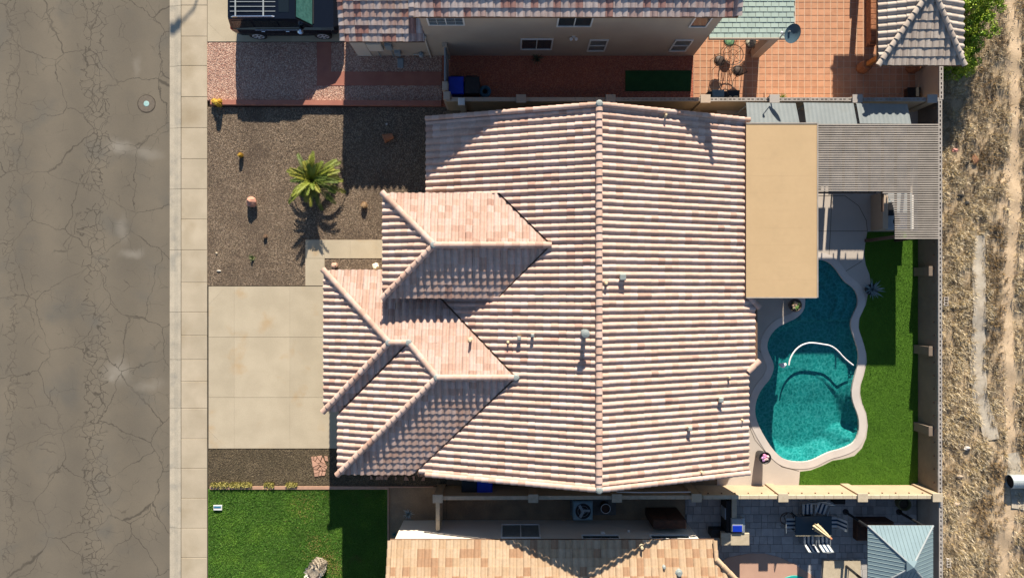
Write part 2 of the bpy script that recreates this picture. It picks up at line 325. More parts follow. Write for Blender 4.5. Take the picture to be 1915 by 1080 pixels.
def water():
    m = bpy.data.materials.new('pool_water'); m.use_nodes = True; t = m.node_tree; N = t.nodes; L = t.links; out = N['Material Output']; N.remove(N['Principled BSDF'])
    geo = N.new('ShaderNodeNewGeometry'); nz = N.new('ShaderNodeTexNoise'); nz.inputs['Scale'].default_value = 2.2; nz.inputs['Detail'].default_value = 3; L.new(geo.outputs['Position'], nz.inputs['Vector'])
    wp = N.new('ShaderNodeVectorMath'); wp.operation = 'MULTIPLY_ADD'; L.new(nz.outputs['Color'], wp.inputs[0]); wp.inputs[1].default_value = (.34,.34,0); L.new(geo.outputs['Position'], wp.inputs[2])
    def caustic_net(scale, off):
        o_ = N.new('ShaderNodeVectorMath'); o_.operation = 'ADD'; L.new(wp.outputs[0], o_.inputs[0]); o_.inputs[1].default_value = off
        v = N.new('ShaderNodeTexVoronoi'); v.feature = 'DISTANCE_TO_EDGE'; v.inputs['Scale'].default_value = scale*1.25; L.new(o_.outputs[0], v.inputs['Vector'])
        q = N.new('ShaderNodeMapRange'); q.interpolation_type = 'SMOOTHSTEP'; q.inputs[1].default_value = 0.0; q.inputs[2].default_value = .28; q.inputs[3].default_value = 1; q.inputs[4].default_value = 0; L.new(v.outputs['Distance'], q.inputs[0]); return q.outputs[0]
    ad = N.new('ShaderNodeMath'); ad.operation = 'MULTIPLY_ADD'; L.new(caustic_net(3.6, (0,0,0)), ad.inputs[0]); ad.inputs[1].default_value = .6
    m2 = N.new('ShaderNodeMath'); m2.operation = 'MULTIPLY'; L.new(caustic_net(6.1, (3.3,1.7,0)), m2.inputs[0]); m2.inputs[1].default_value = .5; L.new(m2.outputs[0], ad.inputs[2])
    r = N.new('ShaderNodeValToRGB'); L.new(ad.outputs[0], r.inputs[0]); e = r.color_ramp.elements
    e[0].position = .1; e[0].color = (.31,.63,.62,1); e[1].position = .95; e[1].color = (1,1,1,1); x = e.new(.5); x.color = (.47,.80,.79,1)  # caustic light web painted into the water's transparent colour
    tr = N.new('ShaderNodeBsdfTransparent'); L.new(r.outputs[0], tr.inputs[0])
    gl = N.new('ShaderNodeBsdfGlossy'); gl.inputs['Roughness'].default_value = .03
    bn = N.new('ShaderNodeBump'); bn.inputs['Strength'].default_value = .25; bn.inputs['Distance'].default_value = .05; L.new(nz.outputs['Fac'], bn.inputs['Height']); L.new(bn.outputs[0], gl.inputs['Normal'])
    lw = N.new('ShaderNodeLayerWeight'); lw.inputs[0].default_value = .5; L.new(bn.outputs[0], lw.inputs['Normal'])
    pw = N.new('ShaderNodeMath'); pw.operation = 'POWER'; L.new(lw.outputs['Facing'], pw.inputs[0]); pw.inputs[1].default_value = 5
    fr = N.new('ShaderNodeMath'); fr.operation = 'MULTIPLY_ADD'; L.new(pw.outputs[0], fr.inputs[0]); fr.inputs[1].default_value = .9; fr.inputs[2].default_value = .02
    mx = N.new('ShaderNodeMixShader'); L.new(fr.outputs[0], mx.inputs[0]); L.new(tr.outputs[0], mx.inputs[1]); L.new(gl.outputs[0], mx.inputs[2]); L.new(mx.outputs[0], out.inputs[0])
    return m
M['water'] = water()
M['plaster'] = mat('pool_plaster', (.024,.27,.265), (.019,.225,.225), 1.5, .8, fine=.06, fscale=30)

# ------------------------------------------------------------------ pool outline
POOL = [(1527,485),(1538,484),(1552,490),(1563,501),(1572,514),(1580,525),(1591,533),(1599,540),(1604,551),(1606,562),(1604,573),(1597,587),(1592,600),
 (1592,609),(1594,619),(1600,635),(1606,655),(1607,672),(1602,694),(1596,716),(1593,735),(1597,754),(1605,773),(1608,789),(1607,808),(1600,825),(1588,834),(1569,841),
 (1552,845),(1537,852),(1522,860),(1506,864),(1487,864),(1471,861),(1459,855),(1443,839),(1427,814),(1416,792),(1410.5,773),(1411.5,754),(1418,735),(1427,721),(1438,709),
 (1444.5,694),(1446,682),(1441,669),(1435,657),(1433,644),(1438,628),(1452,611),(1472,601),(1488,594),(1499,584),(1504,573),(1504.5,555),(1503,530),(1508,502),(1517,490)]
TURF_EDGE = [(1622,433),(1617.5,459),(1616,476),(1619,495),(1626,513),(1628,526),(1625,542),(1621.7,556),(1619,570),(1613,582),(1607,595.5),(1606,612),(1610,632),(1615.5,645),(1620,660),(1621,676),
 (1615.5,701),(1609.5,719.6),(1608.5,735),(1612,752),(1620,772),(1623,795),(1620,818),(1612,837),(1598,851.5),(1576,857.5),(1557,860.5),(1538,870),(1516,878.5),(1496,881)]
def smooth_loop(P, it=1):
    for _ in range(it):
        Q = []
        for i in range(len(P)):
            a, b = P[i], P[(i+1) % len(P)]; Q += [(.75*a[0]+.25*b[0], .75*a[1]+.25*b[1]), (.25*a[0]+.75*b[0], .25*a[1]+.75*b[1])]
        P = Q
    return P
PW = UP(smooth_loop(POOL, 1))
def offset_loop(P, d):
    n = len(P); out = []; area = sum(P[i][0]*P[(i+1)%n][1]-P[(i+1)%n][0]*P[i][1] for i in range(n)); s = 1 if area > 0 else -1
    for i in range(n):
        t = Vector((P[(i+1)%n][0]-P[i-1][0], P[(i+1)%n][1]-P[i-1][1])).normalized(); out.append((P[i][0]+s*d*t.y, P[i][1]-s*d*t.x))
    return out
def sheet_hole(name, outer, holes, z0, z1, m, parent=None):
    loops = [[Vector((p[0], p[1], 0)) for p in outer]] + [[Vector((p[0], p[1], 0)) for p in h] for h in holes]
    tris = tessellate_polygon(loops); flat = [p for l in loops for p in l]; b = MB(); fs = []
    for tr in tris:
        a, bb, c = [flat[i] for i in tr]; cr = (bb-a).cross(c-a).z
        fs.append(tuple(tr) if cr > 0 else tuple(tr)[::-1])
    b.add([(p.x, p.y, z1) for p in flat], fs); o = 0
    for l in loops:
        n = len(l); b.add([(p.x,p.y,z0) for p in l]+[(p.x,p.y,z1) for p in l], [(i,(i+1)%n,(i+1)%n+n,i+n) for i in range(n)])
    return b.build(name, m, parent)
def struct(o, label=None): o['kind'] = 'structure'; return o

# ------------------------------------------------------------------ ground, street, pavements
hole = [(U(1340,440).x, U(0,900).y), (U(1640,0).x, U(0,900).y), (U(0,0).x*0+U(1640,0).x, U(0,450).y), (U(1340,0).x, U(0,450).y)]
struct(sheet_hole('ground', [(-900,-900),(900,-900),(900,900),(-900,900)], [hole], -.26, -.22, M['ground']))
b = MB(); x0, x1 = -26.6, U(315.5,0).x; ny = 160
for i in range(ny):
    ya, yb = -200+400*i/ny, -200+400*(i+1)/ny
    b.add([(x0,ya,-.1),(x1,ya,-.1),(x1,yb,-.1),(x0,yb,-.1)], [(0,1,2,3)])
struct(b.build('street', M['asphalt']))
# lid in the street
t = thing('valve_cover', U(272,193,-.1), 'round iron valve cover set in the cracked asphalt street', 'valve cover')
MB().lathe([(.43,0),(.43,.004)], n=32).build('collar', M['joint'], t, world=False)
MB().lathe([(.39,.0),(.39,.010),(.37,.012)], n=32).build('lid', mat('lid_asphalt', (.15,.125,.095), (.12,.10,.08), 9, .9), t, world=False)
MB().lathe([(.13,.0),(.13,.018),(.11,.022)], n=20).build('cap', mat('turquoise_paint', (.25,.45,.43), (.35,.5,.47), 14, .6), t, world=False)
# kerb, sidewalk
side = struct(MB().box(U(336.5,0).x, -60, -.24, U(387,0).x, 60, -.035).build('sidewalk', M['joint']))
ys = [-700,-640,-580,-520,-460,-400,-340,-280,-220,-165,-108,-50,10,68,123,181,239,297,353,410,467,528,583,627,672,713,763,820,875,931,987,1042,1100,1160,1220,1280,1340,1400,1460,1520,1580]
for i in range(len(ys)-1):
    a, bb = U(338.5,ys[i]), U(387.5,ys[i+1]); g = .008
    MB().cbox(a.x+g, bb.y+g, -.1, bb.x-g, a.y-g, random.uniform(-.003,.003), .01).build('paving_slab', M['concrete'], side)
for i in range(0, len(ys)-2, 2):
    ya, yb = U(0,ys[i]).y-.007, U(0,ys[i+2]).y+.007; xs = [315.5, 319, 324, 329, 333, 338.2]; zs = [-.095, -.10, -.095, -.05, -.012, 0]
    q = MB(); n = len(xs)
    vs = [(U(x,0).x, y, z) for y in (yb, ya) for x, z in zip(xs, zs)] + [(U(x,0).x, y, -.2) for y in (yb, ya) for x in xs]
    q.add(vs, [(k,k+1,n+k+1,n+k) for k in range(n-1)] + [(k,2*n+k,2*n+k+1,k+1) for k in range(n-1)] + [(n+k+1,3*n+k+1,3*n+k,n+k) for k in range(n-1)] + [(0,n,3*n,2*n)])
    q.build('curb_segment', M['curb'], side, smooth=False)
# lots
def lot(name, pts, z, m, z0=-.24): return struct(MB().prism(UP(pts), z0, z).build(name, m))
front = lot('front_gravel_yard', [(387.5,200),(835,200),(835,534),(387.5,534)], -.02, M['gravel_brown'])
lot('mulch_strip', [(389,839),(835,839),(835,908),(389,908)], -.02, M['mulch'])
lawn = lot('front_lawn', [(389,914),(725,914),(722,1400),(389,1400)], -.015, M['lawn'])
lot('dirt_side_yard', [(727,910),(835,910),(835,1400),(727,1400)], -.02, M['dirt'])
lot('house_pad', [(640,205),(1341,205),(1341,907),(640,907)], -.03, M['dirt'])
lot('neighbour_gravel_yard', [(386.5,79),(826,79),(826,188),(386.5,188)], -.02, M['gravel_pink'])
lot('neighbour_red_side_yard', [(826.5,60),(1297,60),(1297,200),(826.5,200)], -.02, M['gravel_red'])
lot('neighbour_dirt_side_yard', [(835.5,920),(1281,920),(1281,1400),(835.5,1400)], -.02, M['dirt'])
lot('neighbour_house_pad', [(672,-400),(1297,-400),(1297,59.5),(672,59.5)], -.03, M['dirt'])
# driveway with slabs
drive = struct(MB().prism(UP([(389,535),(650,535),(650,838),(389,838)]), -.24, -.03).build('driveway', M['joint']))
def slab(pts, parent, m=None, z=0.0, g=.006, name='concrete_slab'):
    P = UP(pts); cx = sum(p[0] for p in P)/len(P); cy = sum(p[1] for p in P)/len(P)
    P = [(p[0]+(g*.35 if p[0] < cx else -g*.35), p[1]+(g if p[1] < cy else -g)) for p in P]
    return MB().prism(P, -.12, z).build(name, m or M['drive'], parent)
for ya, yb in ((535,630),(630,742.5),(742.5,838)):
    for xa, xb in ((390,438),(438,542),(542,640)):
        if xa == 390 and ya == 535:
            slab([(390,569),(424,535),(438,535),(438,630),(390,630)], drive); slab([(390,535),(424,535),(390,569)], drive, g=.003)
        elif xa == 390 and yb == 838:
            slab([(390,742.5),(438,742.5),(438,838),(424,838),(390,804)], drive); slab([(390,804),(424,838),(390,838)], drive, g=.003)
        else: slab([(xa,ya),(xb,ya),(xb,yb),(xa,yb)], drive)
walk = struct(MB().prism(UP([(570.5,447),(745,447),(745,484),(607.5,484),(607.5,534.6),(570.5,534.6)]), -.24, -.035).build('front_walkway', M['joint']))
for q in ((571,448,607,483),(607,448,655,483),(655,448,703,483),(703,448,745,483),(571,483,607,534)):
    slab([(q[0],q[1]),(q[2],q[1]),(q[2],q[3]),(q[0],q[3])], walk)
ndrive = struct(MB().prism(UP([(387.5,-300),(672,-300),(672,78.5),(387.5,78.5)]), -.24, -.03).build('neighbour_driveway', M['joint']))
for ya, yb in ((-300,-190),(-190,-80),(-80,78)):
    for xa, xb in ((388,440),(440,545),(545,668)):
        if xa == 388 and yb == 78: slab([(388,ya),(440,ya),(440,78),(424,78),(388,42)], ndrive); slab([(388,42),(424,78),(388,78)], ndrive, g=.003)
        else: slab([(xa,ya),(xb,ya),(xb,yb),(xa,yb)], ndrive)
rp = struct(MB().prism(UP([(592.5,79),(619,79),(619,134),(826,134),(826,160),(592.5,160)]), -.24, .0).build('red_concrete_path', M['redcon']))
def edging(name, pts, z, m): return struct(MB().prism(UP(pts), -.24, z).build(name, m))
edging('red_concrete_curb', [(396,188.5),(826,190),(826,199.5),(396,197)], .17, M['redcon'])
edging('border_edging', [(393,908.5),(725,908.5),(810,908.5),(810,910),(727,911),(727,1400),(724.5,1400),(725,914),(393,914)], .04, M['edging'])

# ------------------------------------------------------------------ loose stones, grass blades
OCT_V = np.array([[1,0,0],[-1,0,0],[0,1,0],[0,-1,0],[0,0,1],[0,0,-.6]], float)
OCT_F = np.array([[0,2,4],[2,1,4],[1,3,4],[3,0,4],[2,0,5],[1,2,5],[3,1,5],[0,3,5]])
def pts_in(poly, dens, excl=()):
    P = np.array(poly); lo, hi = P.min(0), P.max(0); n = int(dens*(hi[0]-lo[0])*(hi[1]-lo[1]))
    Q = rng.uniform(lo, hi, (n, 2)); Q = Q[inpoly(Q, poly)]
    for e in excl: Q = Q[~inpoly(Q, e)]
    return Q
def scatter_stones(name, label, poly, dens, size, cols, z, excl=(), cat='gravel'):
    Q = pts_in(poly, dens, excl); n = len(Q); s = rng.uniform(.5, 1.3, n)*size; a = rng.uniform(0, 6.28, n)
    V = np.repeat(OCT_V[None], n, 0)*s[:,None,None]*np.stack([rng.uniform(.7,1.3,n), rng.uniform(.7,1.3,n), rng.uniform(.5,.9,n)], 1)[:,None,:]
    ca, sa = np.cos(a)[:,None], np.sin(a)[:,None]; X = V[:,:,0]*ca-V[:,:,1]*sa; Y = V[:,:,0]*sa+V[:,:,1]*ca
    W = np.stack([X+Q[:,0,None], Y+Q[:,1,None], V[:,:,2]+z+.2*size], 2).reshape(-1,3)
    F = (OCT_F[None]+6*np.arange(n)[:,None,None]).reshape(-1,3); cc = np.array(cols)[rng.integers(0,len(cols),n)]*rng.uniform(.8,1.2,(n,1))
    return tag(npmesh(name, W, F, M['stone'], np.repeat(cc, 6, 0)), label, cat, kind='stuff')
def blades(name, label, Q, L, wid, cols, z, lean=.6, cat='grass', seg=1, ang=None, flat=0.0, mod=None):
    n = len(Q); a = rng.uniform(0, 6.28, n) if ang is None else ang; l = L*rng.uniform(.5,1.4,n) if np.isscalar(L) else L
    ln = rng.uniform(.2,1,n)*lean; dx, dy = np.cos(a), np.sin(a); up = np.sqrt(np.clip(1-ln*ln,.02,1))*(1-flat)
    wv = np.stack([-dy, dx, np.zeros(n)], 1)*wid/2; base = np.stack([Q[:,0], Q[:,1], np.full(n, z) if np.isscalar(z) else z], 1)
    mid = base+np.stack([dx*l*ln*.4, dy*l*ln*.4, l*up*.6], 1); tip = base+np.stack([dx*l*ln, dy*l*ln, l*up*(1-.25*ln)], 1)
    W = np.stack([base-wv, base+wv, mid+wv*.8, mid-wv*.8, tip], 1).reshape(-1,3); i = 5*np.arange(n)[:,None]
    F = np.concatenate([i+np.array([[0,1,2]]), i+np.array([[0,2,3]]), i+np.array([[3,2,4]])])
    cc = np.array(cols)[rng.integers(0,len(cols),n)]*rng.uniform(.75,1.25,(n,1))
    if mod:
        nv_ = np.array([mn.fractal(Vector((a_*mod[0], b2*mod[0], 1.7)), 1.0, 2.0, 4) for a_, b2 in Q]); cc = cc*(1+mod[1]*nv_[:,None])*np.array([1,1,1])+np.clip(nv_,0,1)[:,None]*np.array(mod[2])
    return tag(npmesh(name, W, F, M['plant'], np.repeat(np.clip(cc,.004,1), 5, 0)), label, cat, kind='stuff')
scatter_stones('gravel', 'small brown stones strewn over the dark front yard', rectU(388,201,800,533), 420, .017, [(.26,.195,.135),(.13,.096,.066),(.38,.30,.21),(.19,.135,.09),(.09,.068,.05)], -.02, [rectU(569,446,745,535), rectU(712,362,835,535)])
scatter_stones('gravel', 'pink and cream stones in the gravel bed beside the red path', rectU(388,80,824,187), 420, .018, [(.55,.36,.27),(.42,.24,.18),(.66,.50,.40),(.33,.19,.15)], -.02, [rectU(592,79,620,160), rectU(592,133,826,161), rectU(666,79,826,104)])
scatter_stones('gravel', 'dark bark and stone chips in the strip above the lawn', rectU(390,840,800,907), 420, .018, [(.14,.108,.066),(.07,.052,.032),(.18,.145,.092),(.09,.07,.042)], -.02, [rectU(648,840,800,862)])
Q = pts_in(rectU(390,915,722,1100), 2600)
blades('lawn_grass', 'short green grass of the front lawn', Q, .055, .014, [(.07,.19,.016),(.085,.215,.022),(.055,.155,.014),(.12,.225,.035),(.08,.195,.018)], -.015, .7, mod=(1.1,.30,(.03,.02,.0)))
Q = pts_in(rectU(560,915,660,1080), 120); Q = np.concatenate([rng.normal(loc, s_, (400,2)) for loc, s_ in (((U(614,1045).x,U(614,1045).y),.22),((U(592,1020).x,U(592,1020).y),.35),((U(570,945).x,U(575,945).y),.4),((U(625,1062).x,U(0,1062).y),.25))])
blades('dry_grass_patch', 'yellowed dead grass patches in the lawn beside the pale stump', Q, .06, .02, [(.30,.20,.07),(.24,.17,.06),(.22,.20,.05)], -.012, .9)

# ------------------------------------------------------------------ tile roofs
TILE_COLS = [((.495,.355,.29),.36),((.475,.325,.255),.28),((.52,.385,.325),.21),((.43,.28,.215),.09),((.38,.235,.18),.02),((.45,.30,.23),.04)]
def tile_mesh(W, L, hgt=.068, lift=.030, thick=.035, pan=.25):
    xs = [0, pan*.5] ; zs = [.004, 0]
    nb = 8
    for i in range(nb+1):
        u_ = i/nb; xs.append(W*(pan+(1-pan)*u_)); zs.append(hgt*max(0, math.sin(math.pi*u_))**.75)
    xs[1] = W*pan*.5; n = len(xs)
    v = [(x, 0, z+lift) for x, z in zip(xs, zs)] + [(x, L, z) for x, z in zip(xs, zs)] + [(x, .004, z+lift-thick) for x, z in zip(xs, zs)]
    f = [(i, i+1, n+i+1, n+i) for i in range(n-1)] + [(2*n+i, 2*n+i+1, i+1, i) for i in range(n-1)]
    return v, f
def cap_mesh(L, r, lift=.03, n=8, sq=.8):
    v = []; f = []
    for (y, rr, dz) in ((0, r, lift), (L, r*.86, 0)):
        for i in range(n+1):
            t = math.pi*i/n; v.append((-rr*math.cos(t), y, rr*sq*math.sin(t)+dz-.05))
    f = [(i, n+1+i, n+2+i, i+1) for i in range(n)]; f.append(tuple(range(n+1)))
    return v, f
def variants(v, f, cols, name):
    out = []
    for c, wgt in cols:
        me = bpy.data.meshes.new(name); me.from_pydata(v, [], f); me.materials.append(M['tile']); me.update(); setcol(me, c); out.append(me)
    return out
def pick(cols):
    r = random.random()*sum(wt for _, wt in cols)
    for i, (c, wt) in enumerate(cols):
        r -= wt
        if r <= 0: return i
    return 0
class Roof:
    """tiles, caps and deck of one building"""
    def __init__(s, root, cols=TILE_COLS, W=.287, course=.325, hgt=.068, cap_r=.15, limit=300):
        s.root = root; s.cols = cols; s.W = W; s.course = course; s.hgt = hgt; s.full = []; s.cv = []; s.cf = []; s.cc = []; s.deck = MB(); s.caps = []; s.limit = limit; s.cap_r = cap_r; s.tm = {}; s.cap_up = .075
    def plane(s, E0, zE, upd, slope):
        """eave point (2D), eave height, plan up-slope direction, slope"""
        u2 = Vector(upd).normalized(); S = Vector((u2.x, u2.y, slope)).normalized(); n = Vector((-u2.x*slope, -u2.y*slope, 1)).normalized(); v = S.cross(n)
        return dict(o=Vector((E0[0], E0[1], zE)), S=S, n=n, v=v, u2=u2, slope=slope)
    def z(s, pl, p): return pl['o'].z + pl['slope']*((p[0]-pl['o'].x)*pl['u2'].x+(p[1]-pl['o'].y)*pl['u2'].y)
    def face(s, pl, poly, gaps=None, W=None, course=None, deck=True, phase=0.0):
        """poly: convex plan polygon (world xy)"""
        W = W or s.W; course = course or s.course; key = (round(W,4), round(course,4))
        if key not in s.tm: v, f = tile_mesh(W, course*1.07, s.hgt); s.tm[key] = (v, f, variants(v, f, s.cols, 'roof_tile'))
        tv, tf, _ = s.tm[key]
        n = len(poly); area = sum(poly[i][0]*poly[(i+1)%n][1]-poly[(i+1)%n][0]*poly[i][1] for i in range(n))
        gaps = gaps or {}
        if area < 0: poly = poly[::-1]; gaps = {(n-2-k) % n: g for k, g in gaps.items()}
        if deck: s.deck.slab([(p[0], p[1], s.z(pl, p)-.03) for p in poly], .10)
        csl = 1/math.sqrt(1+pl['slope']**2)
        loc = [((p[0]-pl['o'].x)*pl['v'].x+(p[1]-pl['o'].y)*pl['v'].y, ((p[0]-pl['o'].x)*pl['u2'].x+(p[1]-pl['o'].y)*pl['u2'].y)/csl) for p in poly]
        i0, i1 = math.floor((min(p[0] for p in loc)-phase)/W)-1, math.ceil((max(p[0] for p in loc)-phase)/W)+1
        j0, j1 = max(-1, math.floor(min(p[1] for p in loc)/course)-1), math.ceil(max(p[1] for p in loc)/course)+1
        edges = []
        for i in range(n):
            a, b_ = Vector(loc[i]), Vector(loc[(i+1)%n]); d = (b_-a).normalized(); edges.append((a, Vector((d.y, -d.x))))      # outward normal
        def sd(p): return max((Vector(p)-a).dot(nn) for a, nn in edges)
        bm = bmesh.new(); cl = bm.verts.layers.float_color.new('Col')
        for i in range(i0, i1+1):
            for j in range(j0, j1+1):
                cx, cy = phase+i*W, j*course; cs = [(cx,cy),(cx+W,cy),(cx+W,cy+course),(cx,cy+course)]
                ds = [sd(c) for c in cs]
                if min(ds) > .35: continue
                ci = pick(s.cols); wob = random.uniform(-.004,.004)
                Mx = Matrix(((pl['v'].x, pl['S'].x, pl['n'].x, 0),(pl['v'].y, pl['S'].y, pl['n'].y, 0),(pl['v'].z, pl['S'].z, pl['n'].z, 0),(0,0,0,1)))
                org = pl['o'] + pl['v']*(cx+random.uniform(-.006,.006)) + pl['S']*(cy+random.uniform(-.008,.008)) + pl['n']*wob; Mx = Mx @ Matrix.Rotation(random.gauss(0,.012),4,'Z') @ Matrix.Rotation(random.gauss(0,.006),4,'X'); Mx.translation = org
                if max(ds) <= .012: s.full.append((Mx, ci, key))
                else:
                    c = s.cols[ci][0]; vs = [bm.verts.new(Mx @ Vector(q)) for q in tv]
                    for q in vs: q[cl] = (*c, 1)
                    for q in tf: bm.faces.new([vs[k] for k in q])
        for k in range(n):
            a = Vector((*poly[k], 0)); b_ = Vector((*poly[(k+1)%n], 0)); d = (b_-a).normalized(); nn = Vector((d.y, -d.x, 0)); g = gaps.get(k, 0.0)
            if g is None: continue
            bmesh.ops.bisect_plane(bm, geom=bm.verts[:]+bm.edges[:]+bm.faces[:], plane_co=a-nn*g+nn*.002, plane_no=nn, clear_outer=True, dist=1e-5)
        base = len(s.cv); bm.verts.index_update(); s.cv += [tuple(q.co) for q in bm.verts]; s.cc += [tuple(q[cl])[:3] for q in bm.verts]; s.cf += [tuple(base+q.index for q in f_.verts) for f_ in bm.faces]; bm.free()
    def cap(s, p0, p1, name='ridge_tile', step=.31, r=None, ends=True):
        """caps from the low end p0 to the high end p1"""
        p0, p1 = Vector(p0), Vector(p1); d = p1-p0; Ln = d.length; d.normalize(); k = max(1, round(Ln/step)); st = Ln/k; r = r or s.cap_r
        key = ('cap', round(st,3), r)
        if key not in s.tm: v, f = cap_mesh(st*1.1, r); s.tm[key] = (v, f, variants(v, f, s.cols, 'ridge_tile'))
        x = d.cross(Vector((0,0,1))).normalized(); zz = x.cross(d)
        for i in range(k):
            Mx = Matrix(((x.x,d.x,zz.x,0),(x.y,d.y,zz.y,0),(x.z,d.z,zz.z,0),(0,0,0,1))); Mx.translation = p0+d*(i*st)+zz*s.cap_up
            s.caps.append((name, Mx, pick(s.cols), key))
    def finish(s, deckmat, inframe=None):
        rf = s.deck.build('roof', deckmat, s.root)
        full = s.full
        if inframe: cand = [q for q in full if inframe(q[0].translation)]
        else: cand = full
        cand = sorted(cand, key=lambda q: -q[0].translation.z)[:s.limit]; ids = set(id(q) for q in cand)
        for Mx, ci, key in cand: inst('roof_tile', s.tm[key][2][ci], rf, Mx)
        cv = list(s.cv); cf = list(s.cf); cc = list(s.cc)
        for q in full:
            if id(q) in ids: continue
            Mx, ci, key = q; b0 = len(cv); tv, tf, _ = s.tm[key]
            cv += [tuple(Mx @ Vector(p)) for p in tv]; cf += [tuple(b0+k for k in f) for f in tf]; cc += [s.cols[ci][0]]*len(tv)
        if cf:
            me = bpy.data.meshes.new('roof_tile_field'); off = wloc(rf); me.from_pydata([(p[0]-off.x,p[1]-off.y,p[2]-off.z) for p in cv], [], cf); me.materials.append(M['tile'])
            ca = me.color_attributes.new('Col', 'FLOAT_COLOR', 'POINT'); c4 = np.ones((len(cv),4), np.float32); c4[:,:3] = np.array(cc); ca.data.foreach_set('color', c4.ravel())
            o = bpy.data.objects.new('roof_tile_field', me); C.objects.link(o); o.parent = rf; o['kind'] = 'stuff'
        for name, Mx, ci, key in s.caps: inst(name, s.tm[key][2][ci], rf, Mx)
        return rf
def frame(z0=0): 
    def f(p):
        k = (CAM_H-p.z)/CAM_H*K; px, py = 957.5+p.x/k, 540-p.y/k
        return 0 < px < 1915 and 0 < py < 1080
    return f

# ---- the main house
house = thing('tile_roof_house', U(1000,560,-.03), 'large single storey house with cream and terracotta barrel tile roof beside the pool', 'house')
rf = Roof(house)
XE, XR, XEE, YN, YS = U(811,0).x, U(1094.5,0).x, U(1365,0).x, U(0,249).y, U(0,856.5).y
ZR = 5.06; sW = (ZR-2.75)/(XR-XE); sE = (ZR-2.5)/(XEE-XR)
pW = rf.plane((XE, YN), 2.75, (1,0), sW); pE = rf.plane((XEE, YS), 2.5, (-1,0), sE)
MW, MC = (YN-YS)/53, .325
gv = .035
def P2(*pts): return UP(pts)
# west slope in convex pieces; gaps at valleys
rf.face(pW, P2((811,249),(811,382),(1094.5,382),(1094.5,249)), {1:0.0}, MW, MC)
rf.face(pW, P2((935,382),(1020,469),(1094.5,469),(1094.5,382)), {0:gv}, MW, MC)
rf.face(pW, P2((1020,469),(935,553),(1094.5,553),(1094.5,469)), {0:gv}, MW, MC)
rf.face(pW, P2((834,553),(964,684.6),(1094.5,684.6),(1094.5,553)), {0:gv}, MW, MC)
rf.face(pW, P2((964,684.6),(789,856.5),(1094.5,856.5),(1094.5,684.6)), {0:gv}, MW, MC)
rf.face(pE, P2((1094.5,249),(1094.5,856.5),(1365,856.5),(1365,249)), {}, MW, MC)
# breakfast nook: the east slope carried on
xk = 1384; 
rf.face(pE, P2((1365,553),(1365,682),(xk,664),(xk,573)), {}, MW, MC)
zn = rf.z(pE, U(xk,0))
pA = dict(zr=4.45, ze=3.72)
sA = (4.45-3.72)/(85.5*K)
AW, AC = .287, .292
yA = 469.3
rN = rf.plane((U(744,0).x, U(0,382).y), 3.72, (0,-1), sA); rS = rf.plane((U(744,0).x, U(0,554.5).y), 3.72, (0,1), sA); rW = rf.plane((U(744,0).x, U(0,382).y), 3.72, (1,0), sA)
rf.face(rN, P2((744,382),(832,yA),(1020,yA),(935,382)), {0:.0,2:gv}, AW, AC)
rf.face(rS, P2((744,554.5),(935,554.5),(1020,yA),(832,yA)), {1:gv}, AW, AC)
rf.face(rW, P2((744,382),(744,554.5),(832,yA)), {}, AW, AC)
# garage wing
s3 = (4.0-2.57)/(174*K); sB = s3
bN = rf.plane((U(634,0).x, U(0,507.8).y), 2.57, (0,-1), (3.58-2.57)/(121*K))
bW = rf.plane((U(634,0).x, U(0,507.8).y), 2.57, (1,0), (3.58-2.57)/(119.5*K)); bS = rf.plane((U(634,0).x, U(0,749.8).y), 2.57, (0,1), (3.58-2.57)/(121*K))
rf.face(bN, P2((634,507.8),(753.5,628.9),(909,628.9),(789,507.8)), {2:gv}, AW, AC)
rf.face(bN, P2((786,628.9),(835,684.6),(964,684.6),(909,628.9)), {2:gv}, AW, AC, phase=0)
rf.face(bW, P2((634,507.8),(634,749.8),(753.5,628.9)), {}, AW, AC)
rf.face(bS, P2((634,749.8),(663,749.8),(786,628.9),(753.5,628.9)), {1:gv}, AW, AC)
cW = rf.plane((U(658,0).x, U(0,858).y), 2.57, (1,0), (4.0-2.57)/(177*K)); cS = rf.plane((U(658,0).x, U(0,858).y), 2.57, (0,1), (4.0-2.57)/(173.4*K))
rf.face(cW, P2((658,858),(835,684.6),(786,628.9),(663,749.8),(658,754.8)), {2:gv}, AW, AC)
rf.face(cS, P2((658,858),(789,858),(964,684.6),(835,684.6)), {1:gv}, AW, AC)
def U3(a, b_, z): return U(a, b_, z)
rf.cap(U3(1094.5,857.5,ZR+.05), U3(1094.5,248,ZR+.05), r=.14, step=.32)
for p0, p1 in ((U3(743,381,3.74),U3(832,yA,4.47)),(U3(743,555.5,3.74),U3(832,yA,4.47)),(U3(832,yA,4.50),U3(1020,yA,4.50)),
               (U3(633,506.8,2.59),U3(753.5,628.9,3.60)),(U3(633,750.8,2.59),U3(753.5,628.9,3.60)),(U3(753.5,628.9,3.62),U3(786,628.9,3.62)),(U3(786,628.9,3.60),U3(835,684.6,4.02)),
               (U3(657,859,2.59),U3(835,684.6,4.02)),(U3(835,684.6,4.04),U3(964,684.6,4.04)),
               (U3(xk+1,572,zn+.04),U3(1364,552.5,2.54)),(U3(xk+1,665,zn+.04),U3(1364,682.5,2.54))):
    rf.cap(p0, p1, r=.135)
for yy in (YN-.02, YS+.02):
    rf.cap((XE, yy, 2.83), (XR-.12, yy, ZR+.02), 'rake_tile', MC*.97, .11); rf.cap((XEE, yy, 2.58), (XR+.12, yy, ZR+.02), 'rake_tile', MC*.97, .11)
roofo = rf.finish(M['wood'])
